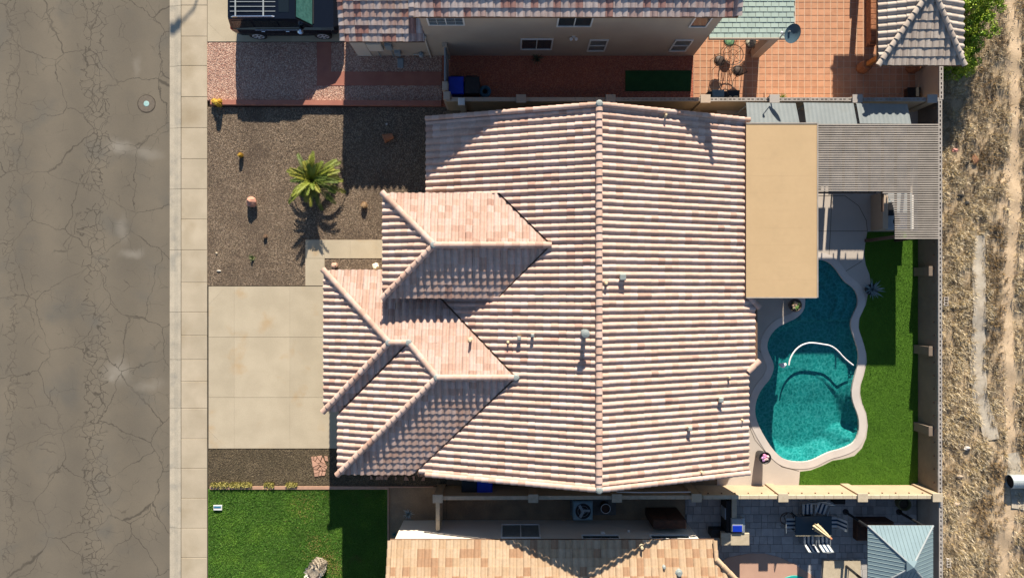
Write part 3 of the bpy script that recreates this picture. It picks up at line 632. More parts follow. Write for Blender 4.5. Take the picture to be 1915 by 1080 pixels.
# lead saddles where hips meet ridges
for (a, b_, z) in ((832,yA,4.60),(753.5,628.9,3.72),(786,628.9,3.72),(835,684.6,4.13),(964,684.6,4.13),(1094.5,249.5,5.23),(1094.5,855.5,5.23)):
    MB().lathe([(.15,-.10),(.145,.0),(.10,.04),(.03,.05)], U(a,b_,z), 10).build('flashing', M['lead'], roofo)
# valley metal
for a, b_ in (((935,382,3.72),(1020,yA,4.45)),((1020,yA,4.45),(935,554.5,3.72)),((964,684.6,4.0),(820,539,2.81)),((964,684.6,4.0),(789,857,2.57)),((786,628.9,3.57),(660,752,2.57))):
    p, q = U(*a), U(*b_); d = Vector((q.x-p.x, q.y-p.y, 0)).normalized(); sd = Vector((-d.y, d.x, 0))*.13; dz = Vector((0,0,.012))
    MB().slab([p+sd+dz, p-sd+dz, q-sd+dz, q+sd+dz], .02).build('valley_flashing', M['wood'], roofo)
# walls under the roof
def wallbox(x0, y0, x1, y1, z, m, parent, name='wall', z0=-.05):
    a, b_ = U(x0, y1), U(x1, y0); return MB().box(a.x, a.y, z0, b_.x, b_.y, z).build(name, m, parent)
a, b_ = U(826,845), U(1350,260)
q = MB(); xr = XR; zt = lambda x: (rf.z(pW,(x,0)) if x < XR else rf.z(pE,(x,0)))-.16
sec = [(a.x,-.05),(b_.x,-.05),(b_.x,zt(b_.x)),(xr,ZR-.16),(a.x,zt(a.x))]
q.add([(x,a.y,z) for x, z in sec]+[(x,b_.y,z) for x, z in sec], [(0,1,2,3,4),(9,8,7,6,5)]+[(i,i+5,(i+1)%5+5,(i+1)%5) for i in range(5)]).build('wall', M['stucco'], house)
wallbox(762,398,900,538,3.60,M['stucco'],house,'entry_wall'); wallbox(650,524,830,736,2.47,M['stucco'],house,'garage_wall'); wallbox(674,737,830,845,2.47,M['stucco'],house,'garage_wall')
MB().prism(P2((1350.2,560),(1350.2,676),(1371,658),(1371,580)), -.05, 2.30).build('nook_wall', M['stucco'], house)
gd = MB().box(U(649,0).x-.03, U(0,728).y, 0, U(649,0).x, U(0,560).y, 2.15).build('garage_door', M['white'], house)
for i in range(4): MB().box(U(649,0).x-.045, U(0,726).y, .04+i*.53, U(649,0).x-.03, U(0,562).y, .52+i*.53).build('door_panel', M['white'], gd)
fd = MB().box(U(762,0).x-.04, U(0,482).y, 0, U(762,0).x, U(0,445).y, 2.1).build('front_door', M['wood'], house)
MB().lathe([(.03,0),(.04,.03),(.03,.06)], (U(762,0).x-.08, U(0,480).y+.05, 1.0), 8).build('handle', M['chrome'], fd)
def window(parent, axis, pos, a0, a1, z0, z1, sgn, pane=None, bars=1, fr=.06, name='window'):
    """axis 'y': wall plane at y=pos facing sgn; a0..a1 along x"""
    t = .05
    def bx(u0, v0, u1, v1, d0, d1):
        lo, hi = sorted((pos+sgn*d0, pos+sgn*d1))
        return (u0, lo, v0, u1, hi, v1) if axis == 'y' else (lo, u0, v0, hi, u1, v1)
    f = MB()
    for r_ in ((a0,z0,a1,z0+fr),(a0,z1-fr,a1,z1),(a0,z0+fr,a0+fr,z1-fr),(a1-fr,z0+fr,a1,z1-fr)): f.box(*bx(*r_, -.02, t))
    o = f.build(name, M['white'], parent); n = bars+1; wd = (a1-a0-2*fr)/n
    for i in range(n):
        MB().box(*bx(a0+fr+i*wd+.012, z0+fr, a0+fr+(i+1)*wd-.012, z1-fr, -.01, .015)).build('pane', pane or M['glass'], o)
    for i in range(1, n): MB().box(*bx(a0+fr+i*wd-.02, z0+fr, a0+fr+i*wd+.02, z1-fr, -.01, .04)).build('mullion', M['white'], o)
    return o
window(house, 'x', U(826,0).x, U(0,360).y, U(0,300).y, .9, 2.1, -1)
window(house, 'y', a.y, U(900,0).x, U(960,0).x, 1.0, 2.1, -1); window(house, 'y', b_.y, U(1050,0).x, U(1110,0).x, 1.0, 2.1, 1)
window(house, 'x', b_.x, U(0,510).y, U(0,420).y, .05, 2.1, 1, M['glass'], 1)
# roof penetrations
def vent(px, py, pl, hgt, r, kind='pipe', lab=''):
    z = 3.0
    for _ in range(6): p = G(px, py, z); z = rf.z(pl, p)+.05+hgt*.8
    p = G(px, py, z); base = rf.z(pl, p)
    if kind == 'pipe':
        o = MB().lathe([(r*1.9,-.05),(r*1.8,.07),(r*1.15,.10),(r,.12),(r,hgt),(r*.7,hgt+.002)], (p.x,p.y,base), 12).build('roof_pipe', M['canvas'], roofo)
    elif kind == 'cap':
        o = MB().lathe([(r*1.3,-.05),(r*1.2,.10),(r*.8,.12),(r*.8,hgt-.14),(r*1.5,hgt-.13),(r*1.5,hgt-.03),(r*.5,hgt)], (p.x,p.y,base), 14).build('roof_vent', M['lead'], roofo)
    else:
        o = MB().cbox(p.x-r, p.y-r, base-.06, p.x+r, p.y+r, base+hgt, .03).build('roof_vent', M['canvas'], roofo); MB().cbox(p.x-r*1.15, p.y-r*1.15, base+hgt*.86, p.x+r*1.15, p.y+r*1.15, base+hgt*1.05, .03).build('vent_hood', M['lead'], o)
for v_ in ((1165,518,pE,.30,.11,'box'),(1134,529,pE,.26,.05,'pipe'),(1095,623,pW,.72,.11,'cap'),(971,632,pW,.28,.07,'box'),(950,640,pW,.24,.035,'pipe'),(996,627,pW,.28,.06,'box'),
           (879,636,bN,.42,.06,'pipe'),(1365,705,pE,.24,.045,'pipe'),(1349,748,pE,.26,.09,'box'),(1390,786,pE,.2,.03,'pipe'),(1291,802,pE,.3,.07,'box'),(1246,214,pE,.3,.045,'pipe'),(1314,884,pE,.22,.035,'pipe')): vent(*v_)

# ------------------------------------------------------------------ north neighbour's two storey house
NCOLS = [((.47,.37,.33),.34),((.43,.30,.26),.25),((.52,.43,.39),.2),((.36,.19,.155),.21)]
nh = thing('two_storey_house', U(1050,20,-.03), 'two storey beige stucco house with barrel tile roof behind the red side yard', 'house')
wallbox(808,-220,1297,104,5.35,M['stucco_n'],nh); wallbox(669,-220,807.6,104,2.55,M['stucco_n'],nh,'garage_wall')
nr = Roof(nh, NCOLS, W=.29, course=.325)
pu = nr.plane((U(801,0).x, U(0,117).y), 5.42, (0,1), .333); pl_ = nr.plane((U(666,0).x, U(0,115).y), 2.60, (0,1), .333)
nr.face(pu, P2((801,117),(1310,117),(1310,-60),(801,-60)), {}); nr.face(pl_, P2((666,115),(807,115),(807,-60),(666,-60)), {})
for X in (667, ): nr.cap(U(X,115,2.68), U(X,-60,2.68+.333*175*K), 'rake_tile', .31, .12)
for X in (802, 1309): nr.cap(U(X,117,5.52), U(X,-60,5.52+.333*177*K), 'rake_tile', .31, .12)
# the far slopes, beyond the photograph
nr.deck.slab([U(801,-60,5.42+.333*177*K-.03),U(1310,-60,5.42+.333*177*K-.03),U(1310,-237,5.39),U(801,-237,5.39)], .1)
nr.deck.slab([U(666,-60,2.60+.333*175*K-.03),U(807,-60,2.60+.333*175*K-.03),U(807,-237,2.57),U(666,-237,2.57)], .1)
nroof = nr.finish(M['wood'], frame())
NY = U(0,104).y
for (x0_, x1_, z0_, z1_, pane, bars) in ((1031,1089,3.62,4.75,None,1),(819.4,880,3.79,4.72,None,1),(1250.7,1280.5,3.56,4.75,None,0),(972.6,1030,.87,2.2,None,1),(1094,1127,.65,2.08,M['curtain'],0),(1244,1275.5,.65,2.08,M['curtain'],0)):
    wn = window(nh, 'y', NY, U(x0_,0).x, U(x1_,0).x, z0_, z1_, -1, pane, bars)
    if x0_ == 819.4:
        for zz in (4.0,4.16,4.32,4.48): MB().box(U(822,0).x, NY-.03, zz, U(877.5,0).x, NY-.016, zz+.014).build('muntin', M['white'], wn)
        for xx in (835,865): MB().box(U(xx,0).x-.007, NY-.035, 3.85, U(xx,0).x+.007, NY-.031, 4.66).build('muntin', M['white'], wn)
    if pane is not None: MB().box(U(x0_,0).x+.06, NY-.045, (z0_+z1_)/2-.02, U(x1_,0).x-.06, NY-.016, (z0_+z1_)/2+.02).build('rail', M['white'], wn)
q = thing('wall_lamp', Vector((U(1064,0).x, NY, 2.42)), 'white outdoor lamp on the greige wall between the windows', 'lamp')
MB().box(-.07,-.04,-.08,.07,0,.08).build('backplate', M['white'], q, world=False)
for sx in (-1,1): MB().lathe([(.05,0),(.075,.12),(.02,.13)], (sx*.11,-.12,-.06), 10).build('spotlight', M['white'], q, world=False)
# service boxes on the garage wall
def wbox(name, x0, x1, z0, z1, d, m, label, cat, lid=True):
    t = thing(name, Vector((U((x0+x1)/2,0).x, NY, z0)), label, cat); hw = (x1-x0)*K/2
    MB().box(-hw,-d,0,hw,.0,z1-z0).build('case', m, t, world=False)
    if lid: MB().box(-hw*.86,-d-.015,(z1-z0)*.06,hw*.86,-d,(z1-z0)*.94).build('door', m, t, world=False)
    MB().tube([(0,-d*.5,0),(0,-d*.5,-z0+.0)], .022, 6).build('conduit', M['grey_metal'], t, world=False)
    return t
wbox('electric_panel', 700, 726, 1.05, 1.95, .16, M['stucco_s'], 'large beige electric panel on the garage wall of the two storey house', 'electric box')
wbox('meter_box', 731, 743, 1.15, 1.7, .14, M['grey_metal'], 'small grey meter box on the garage wall above the gravel', 'meter')
wbox('cable_box', 742, 753, .35, .75, .15, M['grey_metal'], 'low blue grey cable box on the garage wall near the gas meter', 'utility box', False)
MB().box(U(670.5,0).x, NY-.03, 0, U(696,0).x, NY, 1.75).build('side_panel', M['stucco_s'], nh)
q = thing('gas_meter', U(788,108,-.02), 'small grey gas meter with pipes by the garage wall and gate', 'meter')
MB().lathe([(.10,0),(.12,.05),(.12,.22),(.08,.27)], (.05,0,.28), 12).build('body', M['grey_metal'], q, world=False)
MB().tube([(-.3,.02,0),(-.3,.02,.4),(-.02,.02,.42)], .025, 6).build('pipe', M['galv'], q, world=False); MB().tube([(.05,0,.5),(.05,.05,.62),(.05,.14,.62)], .025, 6).build('pipe', M['galv'], q, world=False)
p = U(749,118,-.03)
tag(MB().cbox(p.x-.14,p.y-.22,-.03,p.x+.14,p.y+.22,.03,.02).build('utility_cover', M['grey_metal'], loc=p), 'grey rectangular ground box in gravel below the garage wall', 'utility cover')
q = thing('downspout', Vector((U(806,0).x, NY-.03, 0)), 'pale downspout on the wall below the lower tile roof', 'downspout')
MB().tube([(0,-.06,2.5),(0,-.06,2.35),(0,-.03,2.2),(0,-.03,0)], .04, 8).build('pipe', M['stucco_s'], q, world=False)
MB().cbox(-.09,-.13,2.45,.09,.0,2.63,.02).build('hopper', M['stucco_s'], q, world=False)
# ------------------------------------------------------------------ south neighbour's house
sh = thing('single_storey_house', U(1020,1100,-.03), 'single storey house with pale stucco wall and peach barrel tile roof by the patio', 'house')
wallbox(755,972,1281,1400,2.62,M['stucco_s'],sh)
SCOLS = [((.43,.31,.20),.37),((.41,.285,.175),.25),((.46,.34,.225),.22),((.34,.205,.12),.16)]
sr = Roof(sh, SCOLS, W=.30, course=.36, hgt=.06)
ps = sr.plane((U(748.5,0).x, U(0,969).y), 2.72, (0,-1), .333)
sr.face(ps, P2((748.5,969),(748.5,1160),(1304,1160),(1304,969)), {}); sr.face(ps, P2((1304,998),(1304,1160),(1430,1160),(1430,1124)), {})
zS = lambda gy: 2.72+.333*(gy-969)*K
sr.cap(U(749,969,2.80), U(749,1160,zS(1160)+.08), 'rake_tile', .34, .10); sr.cap(U(1303.5,969,2.80), U(1303.5,998,zS(998)+.08), 'rake_tile', .34, .10)
sr.cap(U(1304,997,zS(997)+.08), U(1430,1123,zS(1123)+.08), 'rake_tile', .34, .11)
sr.deck.slab([U(748,1160,zS(1160)-.03),U(1430,1160,zS(1160)-.03),U(1430,1400,2.6),U(748,1400,2.6)], .1)
sroof = sr.finish(M['wood'], frame())
SY = U(0,972).y
window(sh, 'y', SY, U(938,0).x, U(1008,0).x, .62, 2.33, 1, M['curtain'], 1); window(sh, 'y', SY, U(1079,0).x, U(1145,0).x, 2.0, 2.5, 1, None, 0, .04); window(sh, 'y', SY, U(1198,0).x, U(1266,0).x, 2.0, 2.5, 1, None, 0, .04)
for (px, py, r_, h_) in ((1200,1022,.06,.35),(1243,1062,.05,.16),(1271,1073,.10,.2)):
    z_ = 3.0
    for _ in range(5): p = G(px,py,z_); z_ = sr.z(ps,p)+.2
    MB().lathe([(r_*1.7,-.05),(r_*1.6,.08),(r_,.11),(r_,h_),(r_*.6,h_+.003)], (p.x,p.y,z_-.2), 10).build('roof_pipe', M['canvas'] if px == 1200 else M['lead'], sroof)
for (x_, z_, s_) in ((1118,1.75,.09),(1165,1.55,.05)):
    tag(MB().cbox(U(x_,0).x-s_, SY, z_-s_, U(x_,0).x+s_, SY+.08, z_+s_, .015).build('wall_box', M['white'], loc=(U(x_,0).x, SY, z_)), 'white square electrical box on the pale wall above the air conditioner' if s_ > .06 else 'tiny white outlet cover on the pale wall beside the air conditioner', 'electrical box')
# ------------------------------------------------------------------ block walls
def block_wall(name, p0, p1, h, th, label, m, pil=(), hollow=None, studs=None, cap=None, pil_side=0, pw=.38, z0=-.2):
    """straight wall from p0 to p1 (ground px)"""
    A, B = U(*p0), U(*p1); d = (B-A); L = d.length; d.normalize(); n = Vector((-d.y, d.x, 0)); rz = math.atan2(d.y, d.x)
    t = thing(name, (A+B)/2+Vector((0,0,z0)), label, 'wall')
    cap = cap or m; nseg = 1
    htop = h-.05
    MB().obox((A+B)/2+Vector((0,0,(htop+z0)/2)), (L, th, htop-z0), rz).build('wall', m, t)
    # top course
    nb = max(1, round(L/.41)); st = L/nb
    solid = MB(); fr = MB(); mm = None
    for i in range(nb):
        c = A+d*(st*(i+.5)); u_ = (i+.5)/nb
        if hollow and any(a_ <= u_ <= b2 for a_, b2 in hollow):
            key = (name, 'h')
            if mm is None:
                q = MB(); l2, w2, g = st/2-.004, th/2+.001, .056
                for bx in ((-l2,-w2,l2,-w2+g),(-l2,w2-g,l2,w2),(-l2,-w2+g,-l2+g,w2-g),(l2-g,-w2+g,l2,w2-g),(-g*.5,-w2+g,g*.5,w2-g)): q.box(bx[0],bx[1],-.045,bx[2],bx[3],.05)
                q.box(-l2+g,-w2+g,-.045,l2-g,w2-g,-.04)
                mm = q.mesh('hollow_block', cap)
            inst('hollow_block', mm, t, Matrix.Translation(c+Vector((0,0,htop))) @ Matrix.Rotation(rz,4,'Z'))
        else:
            if not hasattr(block_wall, 'cm'): block_wall.cm = {}
            kk = (round(st,3), round(th,3), cap.name)
            if kk not in block_wall.cm: block_wall.cm[kk] = MB().cbox(-st/2+.002,-th/2-.012,-.02,st/2-.002,th/2+.012,.055,.012).mesh('cap_block', cap)
            inst('cap_block', block_wall.cm[kk], t, Matrix.Translation(c+Vector((0,0,htop))) @ Matrix.Rotation(rz,4,'Z'))
    for (u_, hh) in pil:
        c = A+d*(u_*L)+n*pil_side*(pw*.25)
        pb = MB().obox(c+Vector((0,0,(h+hh+z0)/2)), (pw, pw*.8, h+hh-z0), rz).build('pilaster', m, t)
        MB().obox(c+Vector((0,0,h+hh+.03)), (pw+.06, pw*.8+.06, .06), rz).build('pilaster_cap', cap, pb)
    if studs:
        side, ht, step = studs; k = int(L/step)
        for i in range(k):
            c = A+d*((i+.5)*step)+n*side*(th/2+.02); MB().obox(c+Vector((0,0,ht)), (.05,.06,.05), rz).build('stud', M['white'] if side*1 > 0 and 'east' in label else M['wood'], t)
    return t
block_wall('block_wall', (840,203.5), (1300,203.5), 1.62, .16, 'beige block wall between the red side yard and the tile roof house', M['block'], pil=((.29,.06),(.635,.06),(1.0,.06)), hollow=((.68,.98),), cap=M['stucco_n'])
block_wall('block_wall', (1308,203.5), (1716,203.5), 1.62, .16, 'block wall between the terracotta patio and the grey sheet roofs', M['block'], pil=((.28,.06),(.64,.06),(.965,.06)), hollow=((0,1),), cap=M['block_grey'])
block_wall('block_wall', (1720,203.5), (1720,907), 1.55, .17, 'east block wall behind the artificial turf, facing dry desert grass', M['block_shaded'], hollow=((0,1),), studs=(-1,1.25,.6), cap=M['block_grey'])
block_wall('block_wall', (1722,-160), (1722,203), 1.55, .17, 'block wall behind the terracotta patio beside the green tree', M['stucco_n'], hollow=((0,1),), cap=M['block_grey'])
block_wall('block_wall', (1720,908), (1720,1300), 1.6, .17, 'block wall beside the pale metal roof gazebo', M['block_grey'], hollow=((.05,1),), cap=M['block_grey'])
block_wall('block_wall', (826,911), (1296,909.5), 1.62, .15, 'block wall between the south side yard bins and the neighbouring air conditioner', M['block'], pil=((.0,.06),(.36,.06),(.675,.06),(.975,.06)), cap=M['counter'])
block_wall('block_wall', (1297,909.5), (1711,909), 1.62, .15, 'sunlit tan block wall between the pool yard and the grey paver patio', M['block'], pil=((.34,.06),(.68,.06),(1.0,.06)), studs=(1,1.35,.6), cap=M['counter'])
block_wall('block_wall', (825.5,914), (825.5,969), 1.6, .15, 'short return wall joining the pale house to the block wall', M['block'], cap=M['counter'])
block_wall('block_wall', (845.5,204), (845.5,200), 1.62, .3, 'stub end of the beige block wall by the front yard', M['stucco_n'], cap=M['stucco_n'])
# gate with pillars of the north side yard
g = thing('side_gate', U(838,150,-.02), 'grey side yard gate with pale posts beside the blue bin', 'gate')
MB().box(U(837,0).x, U(0,170).y, .1, U(839.5,0).x, U(0,112).y, 1.65).build('panel', M['grey_metal'], g)
MB().box(U(834,0).x, U(0,112).y, -.02, U(842,0).x, U(0,104.4).y, 1.75).build('post', M['stucco_n'], g); MB().cbox(U(833,0).x, U(0,186).y, -.02, U(843,0).x, U(0,170).y, 1.5,.02).build('post', M['stucco_n'], g)
MB().cbox(U(836,0).x, U(0,205).y, -.02, U(848,0).x, U(0,190).y, 1.7,.03).build('pillar', M['stucco_n'], g)
q = thing('wall_column', U(868,208,-.03), 'pale stub column at the side wall next to the tile roof edge', 'column')
MB().cbox(-.12,-.15,0,.12,.12,1.7,.02).build('shaft', M['stucco_n'], q, world=False); MB().cbox(-.15,-.18,1.7,.15,.15,1.78,.02).build('cap', M['white'], q, world=False)
# pilaster blocks in front of the east wall
for yy, lab in ((508,'across the turf from the agave'),(652,'beside the strip between shaded and sunlit turf'),(796,'closest to the sunlit tan wall')):
    q = thing('wall_pilaster', U(1710.5,yy,-.02), 'block pilaster in painted shade on the east wall '+lab, 'pilaster', 'pilasters along the east wall')
    MB().cbox(-.05,-.2,0,.16,.2,1.18,.015).build('shaft', M['block_shaded'], q, world=False); MB().cbox(-.07,-.22,1.18,.16,.22,1.24,.015).build('cap', M['block_shaded'], q, world=False)

# ------------------------------------------------------------------ back yard: deck, turf, pool
deck_outer = UP([(1341.2,204),(1717,204),(1717,433)] + TURF_EDGE + [(1494,907),(1341.2,907)])
deck = struct(sheet_hole('pool_deck', deck_outer, [PW], -.21, 0.0, M['deck']))
turf_poly = UP([(1717,433.2)] + [(a_+.15, b2) for a_, b2 in TURF_EDGE] + [(1494.2,907),(1717,907)])
turf = struct(MB().prism(turf_poly, -.21, .004).build('artificial_turf', M['turf']))
Q = pts_in(turf_poly, 2600)
blades('turf_blades', 'even bright green synthetic blades covering the turf beside the pool', Q, .032, .010, [(.075,.19,.011),(.085,.205,.013),(.066,.17,.011)], .002, .5, mod=(.9,.14,(.01,.01,0)))
PO = offset_loop(PW, .30); PI = offset_loop(PW, -.03)
n = len(PW)
nb_ = 46
for i in range(nb_):
    ks = [ (i*n//nb_ + j) % n for j in range((((i+1)*n)//nb_ - i*n//nb_) + 1)]
    if any(1340 < 957.5+PW[k][0]/K < 2000 for k in ks):
        inn = [PI[k] for k in ks]; out = [PO[k] for k in ks][::-1]
        MB().prism(inn+out, -.1, .018).build('coping_stone', M['coping'], deck)
# deck control joints
def strip(name, pts, wd, z, m, parent):
    q = MB(); P = UP(pts)
    for i in range(len(P)-1):
        a_, b2 = Vector(P[i]), Vector(P[i+1]); d = (b2-a_).normalized(); s_ = Vector((-d.y, d.x))*wd/2
        q.add([(*(a_-s_),z),(*(b2-s_),z),(*(b2+s_),z),(*(a_+s_),z)], [(0,1,2,3)])
    return q.build(name, m, parent)
for pts in ([(1400,432),(1622,432)],[(1556,360),(1553,432),(1550,484)],[(1578,509),(1612,488)],[(1404,640),(1425,660)],[(1402,742),(1420,712)],[(1398,790),(1412,822),(1436,850),(1462,872),(1494,880)],[(1527,366),(1580,366),(1606,385),(1620,412),(1622,432)]):
    strip('control_joint', pts, .022, .004, M['joint'], deck)
# pool shell as a height field
PWa = np.array(PW); lo, hi = PWa.min(0)-.15, PWa.max(0)+.15; st = .06
gx = np.arange(lo[0], hi[0], st); gy = np.arange(lo[1], hi[1], st); XX, YY = np.meshgrid(gx, gy); Pq = np.stack([XX.ravel(), YY.ravel()], 1)
ins = inpoly(Pq, PW); dmin = np.full(len(Pq), 9.0)
for i in range(len(PWa)):
    a_, b2 = PWa[i], PWa[(i+1) % len(PWa)]; ab = b2-a_; tt = np.clip(((Pq-a_)@ab)/(ab@ab), 0, 1); dmin = np.minimum(dmin, np.linalg.norm(Pq-(a_+tt[:,None]*ab), axis=1))
sd = np.where(ins, dmin, -dmin); gyp = 540-Pq[:,1]/K; gxp = 957.5+Pq[:,0]/K
deep = np.interp(gyp, [480,560,660,720,760,830,870], [.34,.45,.60,.66,.78,.82,.76])
tt = np.clip(sd/.55, 0, 1); prof = deep*(tt*tt*(3-2*tt))*.45+deep*.55*(sd > .03)
# entry steps in the north-east corner
stepz = .12*np.floor(np.clip(sd/.42, 0, 4))+.10; ne = (gyp < 600) & (gxp > 1500); prof = np.where(ne, np.minimum(deep, stepz), prof)
# bench ledge, sloping rock ledge at the south-east
bench = ((gyp-(692+.0075*(gxp-1497)**2)) < 0) & (gyp > 600); prof = np.where(bench, np.minimum(prof, np.maximum(.62, .3*(sd > .03))), prof)
led = np.clip(1-np.hypot((gxp-1592)/38, (gyp-822)/26), 0, 1); prof = prof*(1-.75*led)
Z = np.where(sd > -.02, -.10-prof, -.10); Z = np.where(sd < 0, -.06, Z)
nx_, ny_ = len(gx), len(gy); idx = np.arange(nx_*ny_).reshape(ny_, nx_); F = np.stack([idx[:-1,:-1], idx[:-1,1:], idx[1:,1:], idx[1:,:-1]], 2).reshape(-1,4)
keep = (sd[F] > -.12).any(1) & (sd[F] > -.2).all(1); F = F[keep]
pool = thing('swimming_pool', U(1520,690,-.3), 'freeform swimming pool with teal water beside the green turf', 'pool')
shell = npmesh('shell', np.stack([Pq[:,0], Pq[:,1], Z], 1), F, M['plaster'], None, pool, smooth=False)
PWO = offset_loop(PW, .02)
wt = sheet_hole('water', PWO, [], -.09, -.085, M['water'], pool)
me = wt.data; bm = bmesh.new(); bm.from_mesh(me); bmesh.ops.delete(bm, geom=[f for f in bm.faces if abs(f.normal.z) < .5], context='FACES'); bm.to_mesh(me); bm.free()
# tile band round the waterline
b = MB(); n = len(PW); b.add([(p[0],p[1],-.02) for p in PW]+[(p[0],p[1],-.30) for p in PW], [(i,(i+1)%n,(i+1)%n+n,i+n) for i in range(n)]); b.build('waterline_tile', mat('waterline_tile', (.03,.10,.16), (.05,.16,.20), 9, .3), pool)
# pool cleaner hose
cl_ = thing('pool_cleaner', U(1465,683,-.08), 'white floating cleaner hose curving across the teal pool', 'pool cleaner')
hp = [(1476,686),(1478,672),(1486,657),(1498,646),(1512,641),(1524,641),(1540,643.5),(1555,646),(1568,655),(1580,669),(1592,679),(1599,684)]
MB().tube([U(x,y,-.075) for x, y in smooth_loop(hp)[:-2]], .034, 8).build('hose', M['wire'], cl_)
MB().lathe([(.10,0),(.13,.04),(.10,.10),(.03,.13)], (0,0,-.02), 10, .3).build('head', M['wire'], cl_, world=False)
q = MB()
for dx in (-.12,.12): q.lathe([(.05,-.04),(.07,0),(.05,.05)], (dx,.04,.0), 8)
q.build('float', M['white'], cl_, world=False)

# ------------------------------------------------------------------ patio cover, grey roofs, pergola
pc = thing('patio_cover', U(1418,406,0), 'flat tan panel patio cover attached to the tile roof house', 'patio cover')
xa, xb, ya, yb = U(1358,0).x, U(1479,0).x, U(0,553.7).y, U(0,258).y
for i in range(10):
    w_ = (yb-ya)/10; MB().box(xa, ya+i*w_+.0006, 2.70, xb, ya+(i+1)*w_-.0006, 2.76).build('panel', M['tan'], pc)
MB().box(xb-.0, ya-.02, 2.60, xb+.05, yb+.02, 2.785).build('fascia', M['slat'], pc); MB().box(xa, ya-.05, 2.60, xb, ya-.001, 2.78).build('fascia', M['slat'], pc); MB().box(xa, yb+.001, 2.60, xb, yb+.05, 2.78).build('fascia', M['slat'], pc)
for yy in (ya+.15, (ya+yb)/2, yb-.15): MB().box(xb-.22, yy-.08, 0, xb-.06, yy+.08, 2.70).build('post', M['slat'], pc)
MB().box(xb-.24, ya+.1, 2.48, xb-.04, yb-.1, 2.70).build('beam', M['slat'], pc)
cq = [((1395.6,191.8),(1488,193),(1496,232.6),(1398,231)), ((1503,192),(1596,193),(1603,231),(1508,232.6)), ((1601.5,193),(1697,194.6),(1704,231),(1608,230))]
for i, c_ in enumerate(cq):
    zN, zS_ = 2.0, 2.42
    p = [G(*c_[0],zN), G(*c_[1],zN), G(*c_[2],zS_), G(*c_[3],zS_)]
    lab = ['grey sheet lean-to roof behind the tan cover, next to the tile roof', 'middle grey sheet lean-to roof between two others by the block wall', 'grey sheet lean-to roof beside the dark corner of the yard'][i]
    t = thing('lean_to_roof', (p[2]+p[3])/2*1.0 - Vector((0,0,zS_)), lab, 'shed roof', 'grey sheet roofs along the block wall')
    # carried on under the cover
    e2 = p[2]+(p[2]-p[1])*.02; e3 = p[3]+(p[3]-p[0])*.02
    nr_ = 12; q = MB(); vs = []
    for k in range(nr_*2+1):
        u_ = k/(nr_*2); a_ = p[0].lerp(p[1],u_); b2 = e3.lerp(e2,u_); dz = Vector((0,0,.006 if k % 2 else 0)); vs += [a_+dz, b2+dz]
    q.add(vs, [(2*k,2*k+1,2*k+3,2*k+2) for k in range(nr_*2)]); q.add([v_-Vector((0,0,.03)) for v_ in vs], [(2*k+2,2*k+3,2*k+1,2*k) for k in range(nr_*2)]); m_ = len(vs)
    q.build('sheet', M['tarp'], t)
    for a_ in (p[0].lerp(p[1],.05), p[0].lerp(p[1],.95), e3.lerp(e2,.05), e3.lerp(e2,.95)): MB().tube([(a_.x,a_.y+(.06 if a_.z > 2.1 else -.06),-.02),(a_.x,a_.y+(.06 if a_.z > 2.1 else -.06),a_.z-.02)], .03, 6).build('post', M['grey_metal'], t)
pg = thing('slatted_pergola', U(1590,350,0), 'slatted pergola of narrow grey brown battens with a rounded cut out', 'pergola')
ZP = 2.62
ypx = 233.0; k_ = 0; sm = {}
arc = lambda y: 1528.5 if y < 358 else (1641+32*math.sin(math.acos(max(0,min(1,1-(y-358)/46)))) if y < 403 else 1673.5)
while ypx < 447:
    if True:
        x0_ = G(arc(ypx), ypx, ZP).x; x1_ = G(1757, ypx, ZP).x; y_ = G(0, ypx, ZP).y
        MB().box(x0_, y_-.026, ZP-.045, x1_, y_+.026, ZP+random.uniform(-.004,.004)).build('batten', M['slat'], pg)
    ypx += 4.24
for i, xx in enumerate(np.linspace(1531,1752,10)):
    p = G(xx, 0, ZP).x; y0_ = G(0, 357 if xx < 1641 else (395 if xx < 1670 else 445), ZP).y; MB().box(p-.025, y0_, ZP-.21, p+.025, G(0,236,ZP).y, ZP-.075).build('rafter', M['beam'], pg)
for (xx, yy) in ((1534,238),(1678,442),(1534,352),(1640,238),(1738,242),(1738,441)):
    p = G(xx, yy, ZP); MB().box(p.x-.07, p.y-.07, 0, p.x+.07, p.y+.07, ZP-.075).build('post', M['beam'], pg)
MB().box(G(1531,0,ZP).x, G(0,358,ZP).y-.06, ZP-.22, G(1640,0,ZP).x, G(0,358,ZP).y, ZP-.075).build('header', M['beam'], pg)
# outdoor kitchen under the pergola
ok = thing('barbecue_island', U(1645,403,0), 'brown barbecue island with pale counter under the slatted pergola', 'outdoor kitchen')
MB().box(U(1628,0).x, U(0,432).y, 0, U(1682,0).x, U(0,366).y, .88).build('base', M['stucco'], ok); MB().cbox(U(1637,0).x, U(0,433).y, .88, U(1684,0).x, U(0,365).y, .94,.01).build('counter', M['grey_metal'], ok)
MB().cbox(U(1627,0).x, U(0,431).y, .88, U(1636.8,0).x, U(0,368).y, 1.12,.01).build('bar_top', M['stucco'], ok)
gr_ = MB().cbox(U(1640,0).x, U(0,407).y, .94, U(1650,0).x, U(0,383).y, .985,.01).build('grill', M['black'], ok)
MB().lathe([(.17,.94),(.17,.955),(.13,.956)], U(1656,418), 16).build('sink', M['black'], ok)
tb = thing('white_bench', U(1680,392,0), 'long pale table seen through the pergola battens', 'table')
MB().cbox(U(1672,0).x, U(0,430).y, .72, U(1691,0).x, U(0,370).y, .77,.01).build('top', M['white'], tb)
for xx in (1674,1689):
    for yy in (372,428): MB().box(U(xx,yy).x-.03, U(xx,yy).y-.03, 0, U(xx,yy).x+.03, U(xx,yy).y+.03, .72).build('leg', M['white'], tb)
